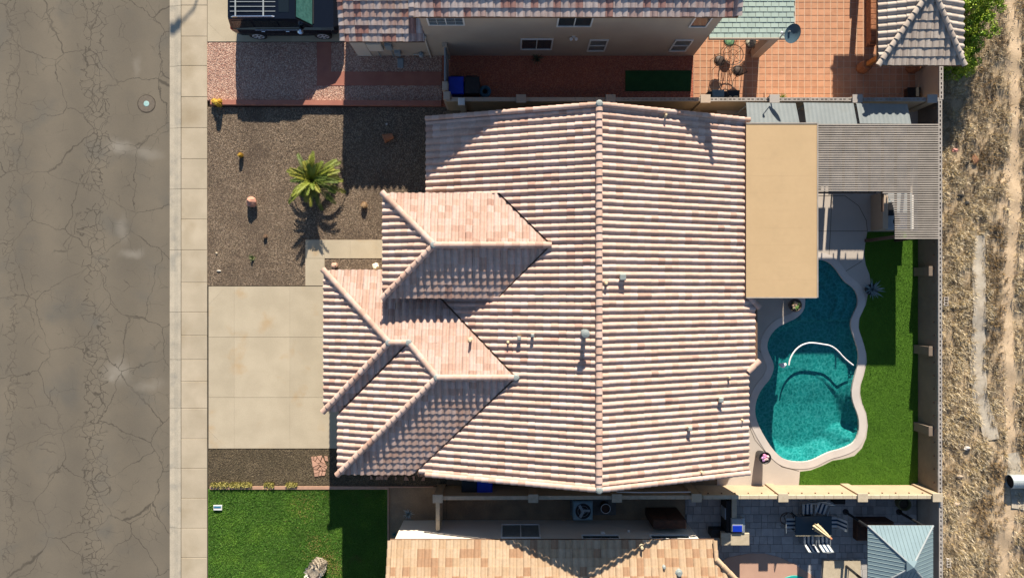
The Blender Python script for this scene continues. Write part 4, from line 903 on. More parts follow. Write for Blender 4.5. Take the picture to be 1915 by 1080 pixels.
# plants and pots on the deck
def leaf_strip(pts, wd, fold=.25):
    """tapering leaf along pts, V folded"""
    vs = []; fs = []; n = len(pts)
    for i, p in enumerate(pts):
        d = (pts[min(i+1,n-1)]-pts[max(i-1,0)]); s_ = d.cross(Vector((0,0,1)))
        s_ = s_.normalized() if s_.length > 1e-5 else Vector((1,0,0)); u_ = s_.cross(d).normalized()
        ww = wd[i]; vs += [p-s_*ww+u_*ww*fold, p, p+s_*ww+u_*ww*fold]
    for i in range(n-1): fs += [(3*i,3*i+1,3*i+4,3*i+3),(3*i+1,3*i+2,3*i+5,3*i+4)]
    return vs, fs
def agave(name, loc, nl, L, wd, col, label, pot=None, lift=.5, cat='plant', z=0.0):
    t = thing(name, loc, label, cat)
    if pot:
        r_, h_, m = pot; MB().lathe([(r_*.7,0),(r_*.95,h_*.5),(r_,h_*.95),(r_*1.06,h_),(r_*.9,h_),(r_*.85,h_*.9)], n=18).build('pot', m, t, world=False, smooth=True); z = h_*.9
    for i in range(nl):
        a_ = i*2.39996+random.uniform(-.2,.2); e = math.radians(20+60*((i/nl)**1.2))*lift*2*random.uniform(.8,1.2); l = L*random.uniform(.75,1.1)
        e = min(e, 1.45); d = Vector((math.cos(a_)*math.cos(e), math.sin(a_)*math.cos(e), math.sin(e)))
        pts = [Vector((0,0,z))+d*l*f+Vector((0,0,-.18*l*f*f*math.cos(e))) for f in (0,.25,.5,.75,1)]
        vs, fs = leaf_strip(pts, [wd*.8,wd,wd*.85,wd*.5,.002]); o = MB().add(vs, fs).build('leaf', M['plant'], t, world=False)
        c_ = random.uniform(.8,1.2); setcol(o.data, [q*c_ for q in col])
    return t
agave('agave_plant', U(1624,541,.0), 34, .62, .028, (.20,.26,.27), 'spiky blue grey agave in a dark pot at the turf edge', (.26,.35,M['black']), .5)
def pot_plant(name, loc, r_, h_, m, col, cols2, label):
    t = thing(name, loc, label, 'planter'); MB().lathe([(r_*.62,0),(r_*.85,h_*.45),(r_*.98,h_*.92),(r_*1.05,h_),(r_*.92,h_),(r_*.86,h_*.88)], n=22).build('pot', m, t, world=False, smooth=True)
    MB().lathe([(r_*.86,h_*.86),(r_*.5,h_*.9)], n=18).build('soil', M['joint'], t, world=False)
    for i in range(9):
        a_ = i*2.4; rr = r_*.55*math.sqrt(i/9); o = MB().lathe([(.03,0),(.07,.05),(.06,.10),(.01,.12)], (rr*math.cos(a_), rr*math.sin(a_), h_*.87), 8, .3).build('bloom', M['plant'], t, world=False); setcol(o.data, cols2[i % len(cols2)])
    for i in range(22):
        a_ = random.uniform(0,6.28); e = random.uniform(.3,1.2); l = r_*random.uniform(.5,.9); d = Vector((math.cos(a_)*math.cos(e), math.sin(a_)*math.cos(e), math.sin(e)))
        vs, fs = leaf_strip([Vector((0,0,h_*.88))+d*l*f for f in (.1,.5,1)], [.015,.025,.003]); o = MB().add(vs, fs).build('leaf', M['plant'], t, world=False); setcol(o.data, [q*random.uniform(.7,1.3) for q in col])
    return t
pot_plant('flower_pot', U(1419.5,848,0), .27, .78, M['black'], (.06,.08,.05), [(.7,.25,.42),(.55,.30,.55),(.75,.5,.5)], 'tall black pot with pink flowers on the pale deck')
pot_plant('cactus_planter', U(1482,570,0), .30, .32, mat('bowl_planter', (.10,.07,.055), (.16,.11,.08), 6, .7), (.12,.20,.04), [(.42,.27,.18),(.36,.25,.18),(.10,.15,.04)], 'round bowl planter of rocks and succulents by the pool edge')

# ------------------------------------------------------------------ north patio
npat = struct(MB().box(U(1297.2,0).x, U(0,203).y, -.24, U(1722,0).x, U(0,-160).y, -.012).build('terracotta_patio', M['grout']))
pt = 12.2; tl = MB().cbox(-pt*K/2+.015, -pt*K/2+.015, -.03, pt*K/2-.015, pt*K/2-.015, 0, .004).mesh('floor_tile', M['quarry'])
cnt = 0; rest = MB(); cells = []
for i in range(int(420/pt)):
    for j in range(int(360/pt)):
        cx, cy = 1303.5+i*pt, 194-j*pt
        cells.append((abs(cy-100)+(0 if cy > 0 else 500)+(400 if (cx > 1590 and cy < 110) or cx < 1330 or (cx < 1440 and cy < 60) else 0), cx, cy))
cells.sort()
for q_, cx, cy in cells:
    if cnt < 300: inst('floor_tile', tl, npat, Matrix.Translation(U(cx,cy,0))); cnt += 1
    else: p = U(cx,cy,0); rest.cbox(p.x-pt*K/2+.015, p.y-pt*K/2+.015, -.03, p.x+pt*K/2-.015, p.y+pt*K/2-.015, 0, .004)
tag(rest.build('floor_tiles', M['quarry'], npat), kind='stuff')
# shingled patio cover
sc_ = thing('shingle_patio_cover', U(1370,40,0), 'pale green shingle patio cover attached to the two storey house', 'patio cover')
X0, X1, Y0, Y1 = U(1297.5,0).x, U(1444,0).x, U(0,108).y, U(0,-36).y
zc = lambda y: 2.55+.06*(y-Y0)
dk = MB().slab([(X0,Y0,2.53),(X1,Y0,2.53),(X1,Y1,zc(Y1)-.02),(X0,Y1,zc(Y1)-.02)], .12).build('roof', M['wood'], sc_)
row = 0; y = Y0
shm = {}
while y < Y1:
    x = X0 + (-.16 if row % 2 else 0)
    while x < X1-.02:
        xa_, xb_ = max(x, X0), min(x+.33, X1)
        if xb_-xa_ > .05 and y < U(0,-22).y:
            key = (round(xb_-xa_,2), row % 3)
            if key not in shm: shm[key] = MB().slab([(0,0,.019),(xb_-xa_-.016,0,.019),(xb_-xa_-.016,.25,.012),(0,.25,.012)], .008).mesh('shingle', M['shingle'])
            inst('shingle', shm[key], dk, Matrix.Translation((xa_, y, zc(y)-.01+random.uniform(0,.004))))
        x += .33
    y += .22; row += 1
MB().box(X0, Y0-.04, 2.40, X1+.03, Y0-.002, 2.58).build('fascia', M['stucco_n'], sc_); MB().box(X1+.001, Y0-.04, 2.38, X1+.04, Y1, 2.56).build('gutter', M['stucco_s'], sc_)
MB().box(U(1404,0).x, U(0,108).y, 0, U(1420,0).x, U(0,92).y, 2.42).build('post', M['stucco_n'], sc_); MB().box(U(1404,0).x, U(0,-18).y, 0, U(1420,0).x, U(0,-34).y, 2.42).build('post', M['stucco_n'], sc_)
ds = thing('satellite_dish', U(1419,109,2.55), 'grey blue satellite dish on a mast at the corner of the shingle patio cover', 'satellite dish')
MB().tube([(0,.05,-.1),(0,.05,.55),(.05,-.05,.98)], .03, 8).build('mast', M['grey_metal'], ds, world=False)
q = MB(); vs = []; nn_ = 24
for r_, d_ in ((0,-.07),(.2,-.05),(.36,-.0),(.40,.015)):
    for k in range(nn_): vs.append(Vector((r_*math.cos(2*math.pi*k/nn_)*.9, r_*math.sin(2*math.pi*k/nn_), d_)))
fs = [(i*nn_+k, i*nn_+(k+1)%nn_, (i+1)*nn_+(k+1)%nn_, (i+1)*nn_+k) for i in range(3) for k in range(nn_)]
Md = Matrix.Translation((.13,-.17,1.03)) @ Matrix.Rotation(R(-50),4,'Y')
q.add([Md @ v_ for v_ in vs], fs); q.add([Md @ (v_+Vector((0,0,-.015))) for v_ in vs], [f[::-1] for f in fs]); q.build('reflector', mat('dish_paint', (.06,.105,.14), (.05,.09,.12), 4, .35), ds, world=False, smooth=True)
MB().tube([Md @ Vector((-.36,0,.0)), Md @ Vector((-.30,0,.45))], .018, 6).build('feed_arm', M['grey_metal'], ds, world=False); MB().lathe([(.03,0),(.05,.05),(.05,.12),(.02,.14)], Md @ Vector((-.30,0,.40)), 8).build('feed_horn', M['white'], ds, world=False)
# tiled gazebo
gz = thing('tiled_gazebo', U(1660,60,0), 'gazebo with grey brown tile hip roof standing on the terracotta patio', 'gazebo')
GC = [((.40,.34,.285),.5),((.36,.30,.25),.3),((.44,.38,.32),.2)]
gr = Roof(gz, GC, W=.30, course=.36, hgt=.07, cap_r=.15)
zE = 3.0; X0g, X1g, YSg, Xc, Yc, zA = 1578, 1722, 161, 1654.6, 40.7, 3.6
gS = gr.plane((U(X0g,0).x, U(0,YSg).y), zE, (0,1), (zA-zE)/((YSg-Yc)*K)); gW = gr.plane((U(X0g,0).x, U(0,YSg).y), zE, (1,0), (zA-zE)/((Xc-X0g)*K)); gE = gr.plane((U(X1g,0).x, U(0,YSg).y), zE, (-1,0), (zA-zE)/((X1g-Xc)*K))
YNg, Yr = -150, -30
gN = gr.plane((U(X0g,0).x, U(0,YNg).y), zE, (0,-1), (zA-zE)/((Yr-YNg)*K))
gr.face(gS, P2((X0g,YSg),(X1g,YSg),(Xc,Yc)), {}); gr.face(gW, P2((X0g,YNg),(X0g,YSg),(Xc,Yc),(Xc,Yr)), {}); gr.face(gE, P2((X1g,YNg),(X1g,YSg),(Xc,Yc),(Xc,Yr)), {}); gr.face(gN, P2((X0g,YNg),(X1g,YNg),(Xc,Yr)), {}); gr.cap(U(Xc,Yc,zA+.05), U(Xc,Yr,zA+.05), r=.125)
for xx, yy in ((X0g-1,YSg+1),(X1g+1,YSg+1),(X0g-1,YNg-1),(X1g+1,YNg-1)): gr.cap(U(xx,yy,zE+.04), U(Xc,Yc if yy > 0 else Yr,zA+.04), r=.125)
gr.finish(M['wood'], frame())
for xx, yy in ((1612,127),(1704,127),(1612,-125),(1704,-125)):
    MB().lathe([(.30,0),(.29,.25),(.26,.5),(.22,.56)], U(xx,yy), 9, .16).build('pillar', M['brick'], gz); MB().box(U(xx,0).x-.09, U(0,yy).y-.09, .5, U(xx,0).x+.09, U(0,yy).y+.09, 2.95).build('post', M['timber'], gz)
for yy in (127,-125): MB().box(U(1612,0).x-.5, U(0,yy).y-.08, 2.78, U(1704,0).x+.3, U(0,yy).y+.08, 2.93).build('beam', M['timber'], gz)
fp = thing('brick_bench', U(1627,40,0), 'low rust brown brick bench along the side of the tiled gazebo', 'bench')
for i in range(4):
    for j in range(14):
        for k in range(2): MB().cbox(U(1619,0).x+k*.20, U(0,88).y+j*.25+(.12 if i % 2 else 0), .0+i*.12, U(1619,0).x+k*.20+.19+random.uniform(0,.02), U(0,88).y+j*.25+.235+(.12 if i % 2 else 0), .11+i*.12, .012).build('brick', M['brick'], fp)
q = thing('dark_floor_box', U(1702,176,0), 'dark low box on the terracotta patio by the wall corner', 'box'); MB().cbox(-.28,-.2,0,.28,.2,.3,.03).build('case', M['rust'], q, world=False); MB().cbox(-.3,-.22,.3,.3,.22,.34,.02).build('lid', M['dark'], q, world=False)
# wrought iron set
def ring(q, c, r_, rad, n=22, a0=0, a1=6.2832): q.tube([Vector(c)+Vector((r_*math.cos(a0+(a1-a0)*k/n), r_*math.sin(a0+(a1-a0)*k/n), 0)) for k in range(n+1)], rad, 5)
it = thing('iron_table', U(1362,112,0), 'round wrought iron patio table by the shingle patio cover', 'table')
q = MB(); ring(q, (0,0,.72), .46, .018); ring(q, (0,0,.72), .22, .010)
for k in range(8): a_ = k*math.pi/4; q.tube([(.0,0,.72),(.46*math.cos(a_),.46*math.sin(a_),.72)], .009, 4)
q.build('top', M['iron'], it, world=False)
for k in range(4): a_ = k*math.pi/2+.5; MB().tube([(.36*math.cos(a_),.36*math.sin(a_),0),(.22*math.cos(a_),.22*math.sin(a_),.4),(.38*math.cos(a_),.38*math.sin(a_),.72)], .014, 5).build('leg', M['iron'], it, world=False)
def iron_chair(loc, rz, label, cush):
    t = thing('iron_chair', loc, label, 'chair', rz=rz)
    q = MB(); ring(q, (0,0,.44), .25, .014, 18); q.build('seat_frame', M['iron'], t, world=False)
    MB().lathe([(.22,.44),(.24,.47),(.20,.50)], n=14).build('seat_cushion', cush, t, world=False, smooth=True)
    q = MB(); q.tube([(-.22,-.2,.44),(-.24,-.28,.8),(-.12,-.32,.98),(.12,-.32,.98),(.24,-.28,.8),(.22,-.2,.44)], .013, 5)
    for x_ in (-.1,0,.1): q.tube([(x_,-.24,.46),(x_,-.31,.97)], .008, 4)
    q.build('backrest', M['iron'], t, world=False)
    for sx in (-1,1):
        q = MB().tube([(sx*.25,.2,.44),(sx*.28,.0,.66),(sx*.24,-.27,.66)], .012, 5); q.build('armrest', M['iron'], t, world=False)
        for sy in (-1,1): MB().tube([(sx*.2,sy*.2,.44),(sx*.24,sy*.25,0)], .012, 5).build('leg', M['iron'], t, world=False)
    return t
cg = mat('green_cushion', (.22,.42,.20), (.05,.12,.10), 9, .8); cw_ = mat('pale_cushion', (.5,.47,.36), (.16,.16,.13), 9, .8)
iron_chair(U(1358,84,0), math.pi, 'wrought iron chair with green cushion beside the round iron table', cg); iron_chair(U(1398,86,0), math.pi*.8, 'wrought iron chair with pale cushion under the shingle cover', cw_)
iron_chair(U(1340,120,0), -1.4, 'wrought iron chair without arms room between table and house corner', M['iron']); iron_chair(U(1374,138,0), .5, 'wrought iron chair standing on the sunny side of the iron table', M['iron'])
q = thing('blue_grill_box', U(1336,181,0), 'blue grey cabinet with black ends against the block wall', 'storage box'); MB().cbox(-.28,-.2,0,.28,.16,.62,.03).build('body', M['seam'], q, world=False)
for sx in (-1,1): MB().lathe([(.12,0),(.15,.1),(.15,.5),(.1,.55)], (sx*.36,-.02,0), 10).build('end_drum', M['black'], q, world=False)
q = thing('black_planter_box', U(1367,180,0), 'black planter box with pale stones against the block wall', 'planter'); MB().cbox(-.28,-.22,0,.28,.18,.38,.02).build('box', M['black'], q, world=False)
for k in range(5): MB().lathe([(.03,0),(.07,.04),(.02,.08)], (random.uniform(-.2,.2),-.16,.37), 7, .4).build('stone', M['canvas'], q, world=False)
agave('wall_plant', U(1462,184,0), 22, .30, .02, (.16,.27,.03), 'small yellow green tuft of leaves against the block wall', None, .5)
q = thing('umbrella_pole', U(1602,-58,0), 'post with thin pole on a square base beyond the patio', 'post'); MB().cbox(-.18,-.18,0,.18,.18,.98,.02).build('base', M['brick'], q, world=False); MB().tube([(0,0,.98),(0,0,2.2)], .055, 8).build('pole', M['timber'], q, world=False)
# north side yard things
def bin_(loc, m, label, rz=0):
    t = thing('wheelie_bin', loc, label, 'bin', rz=rz); b0, b1 = (.27,.30), (.33,.38)
    MB().add([(-b0[0],-b0[1],.05),(b0[0],-b0[1],.05),(b0[0],b0[1],.05),(-b0[0],b0[1],.05),(-b1[0],-b1[1],.98),(b1[0],-b1[1],.98),(b1[0],b1[1],.98),(-b1[0],b1[1],.98)], [(3,2,1,0),(4,5,6,7),(0,1,5,4),(1,2,6,5),(2,3,7,6),(3,0,4,7)]).build('body', m, t, world=False)
    MB().cbox(-.35,-.41,.98,.35,.39,1.06,.04).build('lid', m, t, world=False); MB().tube([(-.25,.42,1.0),(.25,.42,1.0)], .02, 6).build('handle', M['black'], t, world=False)
    for sx in (-1,1): MB().tube([(sx*.30,.30,.12),(sx*.34,.30,.12)], .12, 10).build('wheel', M['rubber'], t, world=False)
    return t
bin_(U(856,171,-.02), M['blue'], 'blue wheelie bin in the red side yard by the gate'); bin_(U(885,171,-.02), M['black'], 'black wheelie bin between the blue bin and the round tyre')
q = thing('rubber_ring', U(907,172,-.02), 'blue grey tyre lying on the red gravel beside the bins', 'tire')
vs = []; fs = []
for i in range(24):
    for k in range(8):
        a_, c_ = 2*math.pi*i/24, 2*math.pi*k/8; rr = .20+.09*math.cos(c_); vs.append((rr*math.cos(a_), rr*math.sin(a_), .09+.09*math.sin(c_))); fs.append((i*8+k, ((i+1)%24)*8+k, ((i+1)%24)*8+(k+1)%8, i*8+(k+1)%8))
MB().add(vs, fs).build('tread', mat('blue_rubber', (.07,.17,.24), (.05,.13,.19), 9, .7), q, world=False, smooth=True); MB().lathe([(.11,.0),(.11,.02)], n=16).build('hub', M['dark'], q, world=False)
tag(MB().cbox(U(1169.5,0).x, U(0,170.5).y, -.02, U(1292,0).x, U(0,132).y, .03,.01).build('turf_mat', M['turf_dark']), 'dark green rectangular turf mat on the red gravel', 'mat')
agave('dry_shrub', U(1003,110,-.02), 26, .42, .02, (.12,.10,.05), 'small dry shrub growing at the foot of the greige wall', None, .45)
# ------------------------------------------------------------------ south side yards
bin_(U(880,893,-.02), M['black'], 'black wheelie bin half hidden under the tile roof edge', math.pi); bin_(U(908,894,-.02), M['blue'], 'blue wheelie bin beside a black one under the roof edge', math.pi)
t = thing('air_conditioner', U(1087,944,-.02), 'grey air conditioner unit with round fan in the dirt side yard', 'air conditioner')
MB().cbox(-.44,-.44,0,.44,.44,.86,.06).build('case', mat('ac_case', (.20,.30,.33), (.17,.26,.29), 5, .5), t, world=False); MB().lathe([(.36,.855),(.36,.864)], n=28).build('fan_opening', M['dark'], t, world=False)
for k in range(3): MB().obox((0,0,0), (.30,.16,.006), m=Matrix.Rotation(k*2.094,4,'Z') @ Matrix.Translation((.17,0,.872)) @ Matrix.Rotation(.25,4,'X')).build('fan_blade', M['grey_metal'], t, world=False)
q = MB(); [ring(q, (0,0,.885), r_, .006, 24) for r_ in (.12,.24,.36)]; q.build('grille', M['grey_metal'], t, world=False); MB().lathe([(.07,.87),(.07,.89)], n=12).build('fan_hub', M['grey_metal'], t, world=False)
q = thing('round_barrel', U(1130,944,-.02), 'round dark barrel with pale rim beside the air conditioner', 'barrel'); MB().lathe([(.20,0),(.23,.2),(.23,.5),(.20,.52),(.17,.46)], n=18).build('drum', M['rust'], q, world=False); r2 = MB(); ring(r2, (0,0,.52), .215, .016); r2.build('rim', M['white'], q, world=False)
tag(MB().cbox(U(1066,0).x, U(0,962).y, -.05, U(1152,0).x, U(0,925).y, .03).build('equipment_pad', M['sand']), 'grey concrete pad under the air conditioner', 'pad')
t = thing('brown_cabinet', U(1236,956,-.02), 'tall rusty brown metal cabinet against the pale house wall', 'cabinet'); a_, b2 = U(1207,963), U(1265,948)
MB().cbox(a_.x, a_.y, -.02, b2.x, b2.y, 1.8, .02).build('body', M['rust'], t)
for i in range(2): MB().box(a_.x+.04+i*.70, b2.y, .1, a_.x+.70+i*.70, b2.y+.02, 1.72).build('door', M['rust'], t)
q = thing('hose_pipe', U(1180,915,-.02), 'white pipe lying along the top of the shaded block wall', 'pipe'); MB().tube([G(1153,919,1.55),G(1200,920,1.55),G(1292,919,1.55)], .025, 6).build('tube', M['white'], q)
agave('pale_desert_shrub', U(764,960,-.02), 40, .33, .02, (.34,.38,.36), 'pale silvery shrub in the dirt beside the house corner', None, .6)
agave('pale_grass_tuft', U(738,998,-.02), 20, .25, .012, (.05,.13,.13), 'small dark teal plant by the pale wall corner', None, .5)
# ------------------------------------------------------------------ south patio
spat = struct(MB().box(U(1281.2,0).x, U(0,1400).y, -.24, U(1715,0).x, U(0,915).y, -.02).build('paver_patio', M['sand']))
yy = 916; cnt = 0; pm = {}; rest = MB()
while yy < 1082:
    xx = 1282 - random.uniform(0,14); hh = random.choice((11,15,15))
    while xx < 1714:
        ww = random.choice((11,15,22)); xa_, xb_ = max(xx,1281.5), min(xx+ww,1714.5)
        if xb_-xa_ > 3:
            if cnt < 300 and yy < 1060:
                MB().cbox(U(xa_,0).x+.006, U(0,yy+hh).y+.006, -.05, U(xb_,0).x-.006, U(0,yy).y-.006, random.uniform(-.003,.003), .006).build('paver', M['paver'], spat); cnt += 1
            else: rest.cbox(U(xa_,0).x+.006, U(0,yy+hh).y+.006, -.05, U(xb_,0).x-.006, U(0,yy).y-.006, 0, .006)
        xx += ww
    yy += hh
tag(rest.build('pavers', M['paver'], spat), kind='stuff')
struct(MB().prism(UP([(1345,1052),(1362,1041),(1400,1034),(1430,1034),(1455,1040),(1482,1052),(1520,1075),(1560,1100),(1560,1300),(1345,1300)]), -.05, .03).build('neighbour_pool_deck', M['pink']))
np_ = thing('neighbour_pool', U(1480,1120,-.05), 'corner of a teal pool in the pinkish deck', 'pool'); MB().lathe([(1.0,.095),(.98,.115)], U(1485,1114,-.05), 32).build('water', mat('teal_water', (.02,.30,.27), (.025,.34,.30), 4, .1), np_)
# L shaped counter
ct = thing('outdoor_counter', U(1370,975,0), 'L shaped tan outdoor counter with blue grill on the grey pavers', 'counter')
MB().box(U(1348,0).x, U(0,990).y, 0, U(1362,0).x, U(0,925).y, .86).build('base', M['dark'], ct); MB().box(U(1340,0).x, U(0,1001).y, 0, U(1387,0).x, U(0,984).y, .86).build('base', M['counter'], ct)
MB().cbox(U(1357,0).x, U(0,963).y, .86, U(1366,0).x, U(0,918).y, .92, .01).build('counter_top', M['counter'], ct); MB().cbox(U(1337,0).x, U(0,1005).y, .861, U(1388.5,0).x, U(0,983).y, .94, .01).build('counter_top', M['counter'], ct)
gl_ = MB().cbox(U(1355,0).x, U(0,980).y, .60, U(1377,0).x, U(0,956).y, 1.02, .04).build('grill_hood', M['grey_metal'], ct); MB().cbox(U(1357,0).x, U(0,979).y, 1.021, U(1374,0).x, U(0,967.5).y, 1.05, .01).build('grill_lid', M['blue'], gl_)
MB().cbox(U(1374,0).x, U(0,982).y, .86, U(1380,0).x, U(0,955).y, 1.0, .02).build('side_shelf', M['galv'], ct)
MB().box(U(1346,0).x, U(0,960).y, .2, U(1349,0).x, U(0,940).y, .8).build('fridge_door', M['galv'], ct)
q = thing('dark_ice_chest', U(1338,990,0), 'dark chest beside the tan outdoor counter', 'chest'); MB().cbox(-.34,-.16,0,.30,.18,.5,.03).build('body', M['black'], q, world=False); MB().cbox(-.36,-.18,.5,.32,.20,.56,.03).build('lid', M['black'], q, world=False)
# dining set
dt = thing('patio_table', U(1509,971,0), 'dark rectangular patio dining table with a closed cream umbrella', 'table')
MB().cbox(U(1475.5,0).x, U(0,989).y, .70, U(1542,0).x, U(0,955).y, .74, .01).build('top', M['furn'], dt); MB().box(U(1476,0).x, U(0,991).y, .66, U(1541,0).x, U(0,989.1).y, .735).build('edge', M['canvas'], dt)
for xx in (1480,1537):
    for yy in (958,986): MB().box(U(xx,yy).x-.03, U(xx,yy).y-.03, 0, U(xx,yy).x+.03, U(xx,yy).y+.03, .70).build('leg', M['furn'], dt)
um = thing('closed_umbrella', U(1509,971,0), 'closed cream patio umbrella standing in the dark dining table', 'umbrella')
MB().tube([(0,0,0),(0,0,2.35)], .022, 8).build('pole', M['wood'], um, world=False); MB().lathe([(.28,0),(.28,.06),(.06,.10)], n=16).build('base', M['black'], um, world=False)
vs = []; nn_ = 16; prof_ = [(.21,1.02),(.17,1.1),(.16,1.4),(.11,1.9),(.05,2.32),(.03,2.42)]
for r_, z_ in prof_:
    for k in range(nn_): rr = r_*(1.0 if k % 2 else .62); vs.append((rr*math.cos(2*math.pi*k/nn_), rr*math.sin(2*math.pi*k/nn_), z_+(random.uniform(-.05,.05) if z_ == 1.02 else 0)))
MB().add(vs, [(i*nn_+k, i*nn_+(k+1)%nn_, (i+1)*nn_+(k+1)%nn_, (i+1)*nn_+k) for i in range(len(prof_)-1) for k in range(nn_)]).build('canopy', M['canvas'], um, world=False); MB().lathe([(.05,2.40),(.055,2.46),(.02,2.50)], n=10).build('finial', M['terracotta'], um, world=False)
def sling(loc, rz, label):
    t = thing('sling_chair', loc, label, 'chair', 'striped chairs round the dining table', rz)
    for i in range(5):
        x_ = -.23+i*.092; m = M['stripe_w'] if i % 2 == 0 else M['stripe_d']
        MB().box(x_, -.22, .40, x_+.092, .25, .42).build('seat_strip', m, t, world=False)
        MB().slab([(x_,-.22,.43),(x_+.092,-.22,.43),(x_+.092,-.40,.98),(x_,-.40,.98)], .02).build('back_strip', m, t, world=False)
    for sx in (-1,1):
        MB().tube([(sx*.26,.26,0),(sx*.26,.25,.62),(sx*.26,-.26,.64),(sx*.25,-.28,.5)], .016, 6).build('arm', M['galv'], t, world=False); MB().tube([(sx*.25,-.3,0),(sx*.25,-.22,.42),(sx*.25,-.41,1.0)], .016, 6).build('back_post', M['galv'], t, world=False)
    MB().tube([(-.25,-.41,1.0),(0,-.43,1.02),(.25,-.41,1.0)], .018, 6).build('top_rail', M['galv'], t, world=False)
for (x_, y_, a_, lab) in ((1503,945,math.pi,'striped sling chair by the wall, square to the dark table'),(1529,944,math.pi-.35,'striped sling chair by the wall, turned askew'),(1471,972,-math.pi/2,'striped sling chair at the table end facing the counter'),(1549,970,math.pi/2,'striped sling chair at the table end facing the metal gazebo'),(1505,1000,0,'sunlit striped sling chair with a shaded corner below the table'),(1531,1000,0,'sunlit striped sling chair below the closed umbrella')):
    sling(U(x_,y_,0), a_, lab)
q = thing('bicycle_wheel_stand', U(1466,964,0), 'dark round hoop leaning behind the striped chair', 'hoop'); r2 = MB(); vs = [(.30*math.cos(2*math.pi*k/20), .30*math.sin(2*math.pi*k/20), .35+.08*math.sin(2*math.pi*k/20)) for k in range(21)]; r2.tube(vs, .022, 6); r2.build('hoop', M['iron'], q, world=False); MB().tube([(0,-.28,.28),(0,0,0),(0,.28,.42)], .02, 6).build('stand', M['iron'], q, world=False)
# metal roof gazebo
mg = thing('metal_roof_gazebo', U(1640,1080,0), 'gazebo with pale blue ribbed metal roof by the block wall', 'gazebo')
zE, zA = 2.35, 3.25; c0, c1 = G(1622.5,981.5,zE), G(1745,981.5,zE); ap = G(1702.5,1055,zA); hw = (c1.x-c0.x); cs_ = [Vector((c0.x,c0.y,zE)), Vector((c1.x,c1.y,zE)), Vector((c1.x,c0.y-hw,zE)), Vector((c0.x,c0.y-hw,zE))]; ap = Vector(((c0.x+c1.x)/2+.0, c0.y-hw/2, zA))
rfm = MB().add([p-Vector((0,0,.04)) for p in cs_]+[ap-Vector((0,0,.04))], [(1,0,4),(2,1,4),(3,2,4),(0,3,4),(0,1,2,3)]).build('roof', M['wood'], mg)
for f in range(4):
    A_, B_ = cs_[f], cs_[(f+1) % 4]; nrib = 17
    inw = (ap-(A_+B_)/2)
    for k in range(nrib):
        u0, u1 = k/nrib, (k+1)/nrib-.004
        def top(u_): return (A_.lerp(B_,u_)) + inw*(min(u_,1-u_)*2)*.985
        pts = [A_.lerp(B_,u0), A_.lerp(B_,u1), top(u1)] + ([ap+Vector((0,0,0))-inw*.012] if u0 < .5 < u1 else []) + [top(u0)]
        pts = [p+Vector((0,0,.004+.012*(0))) for p in pts]
        e = MB().slab(pts, .02); e.build('roof_panel', M['seam'], rfm)
        d0, d1 = pts[0]+Vector((0,0,.006)), top(u0)+Vector((0,0,.010))
        if k: MB().tube([d0, d1], .011, 4).build('seam_rib', mat('rib_grey', (.17,.235,.245), rough=.5) if 'rib' not in M else M['rib'], rfm); M['rib'] = bpy.data.materials['rib_grey']
    MB().tube([A_+Vector((0,0,.02)), ap+Vector((0,0,.02))], .035, 6).build('hip_cap', M['grey_metal'], rfm)
b3 = [ap.lerp(p,.16)+Vector((0,0,.12)) for p in cs_]; at = ap+Vector((0,0,.12))
for f in range(4): MB().slab([b3[f],b3[(f+1)%4],at] if True else [], .02).build('vent_cap', M['seam'], rfm)
for p in cs_:
    s_ = Vector(((ap.x-p.x)*.12, (ap.y-p.y)*.12, 0)); MB().tube([(p.x+s_.x,p.y+s_.y,0),(p.x+s_.x,p.y+s_.y,zE+.05)], .06, 8).build('post', M['black'], mg)
    MB().lathe([(.14,0),(.14,.05),(.07,.08)], (p.x+s_.x,p.y+s_.y,0), 10).build('foot', M['black'], mg)
q = thing('patio_sofa', U(1625,985,0), 'dark red brown sofa under the edge of the metal roof gazebo', 'sofa'); MB().cbox(-.75,-.5,0,.75,.5,.4,.05).build('seat', M['rust'], q, world=False); MB().cbox(-.75,.3,.4,.75,.5,.8,.05).build('backrest', M['rust'], q, world=False); MB().cbox(-.3,-.3,.4,.7,.28,.52,.05).build('cushion', mat('red_cushion', (.28,.02,.04), rough=.9), q, world=False)
q = thing('grey_storage_bin', U(1684,938,0), 'round olive basket on the shaded pavers near the wall corner', 'basket'); MB().lathe([(.27,0),(.31,.2),(.30,.38),(.26,.38),(.24,.2)], n=18).build('basket', mat('olive_wicker', (.14,.14,.07), (.09,.09,.05), 14, .8), q, world=False); MB().lathe([(.25,.2),(.1,.24)], n=14).build('soil', M['joint'], q, world=False)
q = thing('dark_side_box', U(1562,930,0), 'small dark box against the shaded side of the block wall', 'box'); MB().cbox(-.24,-.14,0,.24,.14,.42,.02).build('case', M['black'], q, world=False); MB().cbox(-.26,-.16,.42,.26,.16,.46,.02).build('lid', M['dark'], q, world=False)
# low wall / steps at the bottom
q = thing('tan_step_block', U(1575,1068,0), 'tan stone platform with metal handrail below the dining set', 'platform'); MB().cbox(U(1537,0).x, U(0,1130).y, -.02, U(1608,0).x, U(0,1046).y, .10,.02).build('platform', M['counter'], q)
MB().tube([U(1585,1062,.1),U(1585,1062,.95),U(1615,1090,.95),U(1615,1090,.1)], .025, 6).build('handrail', M['grey_metal'], q)

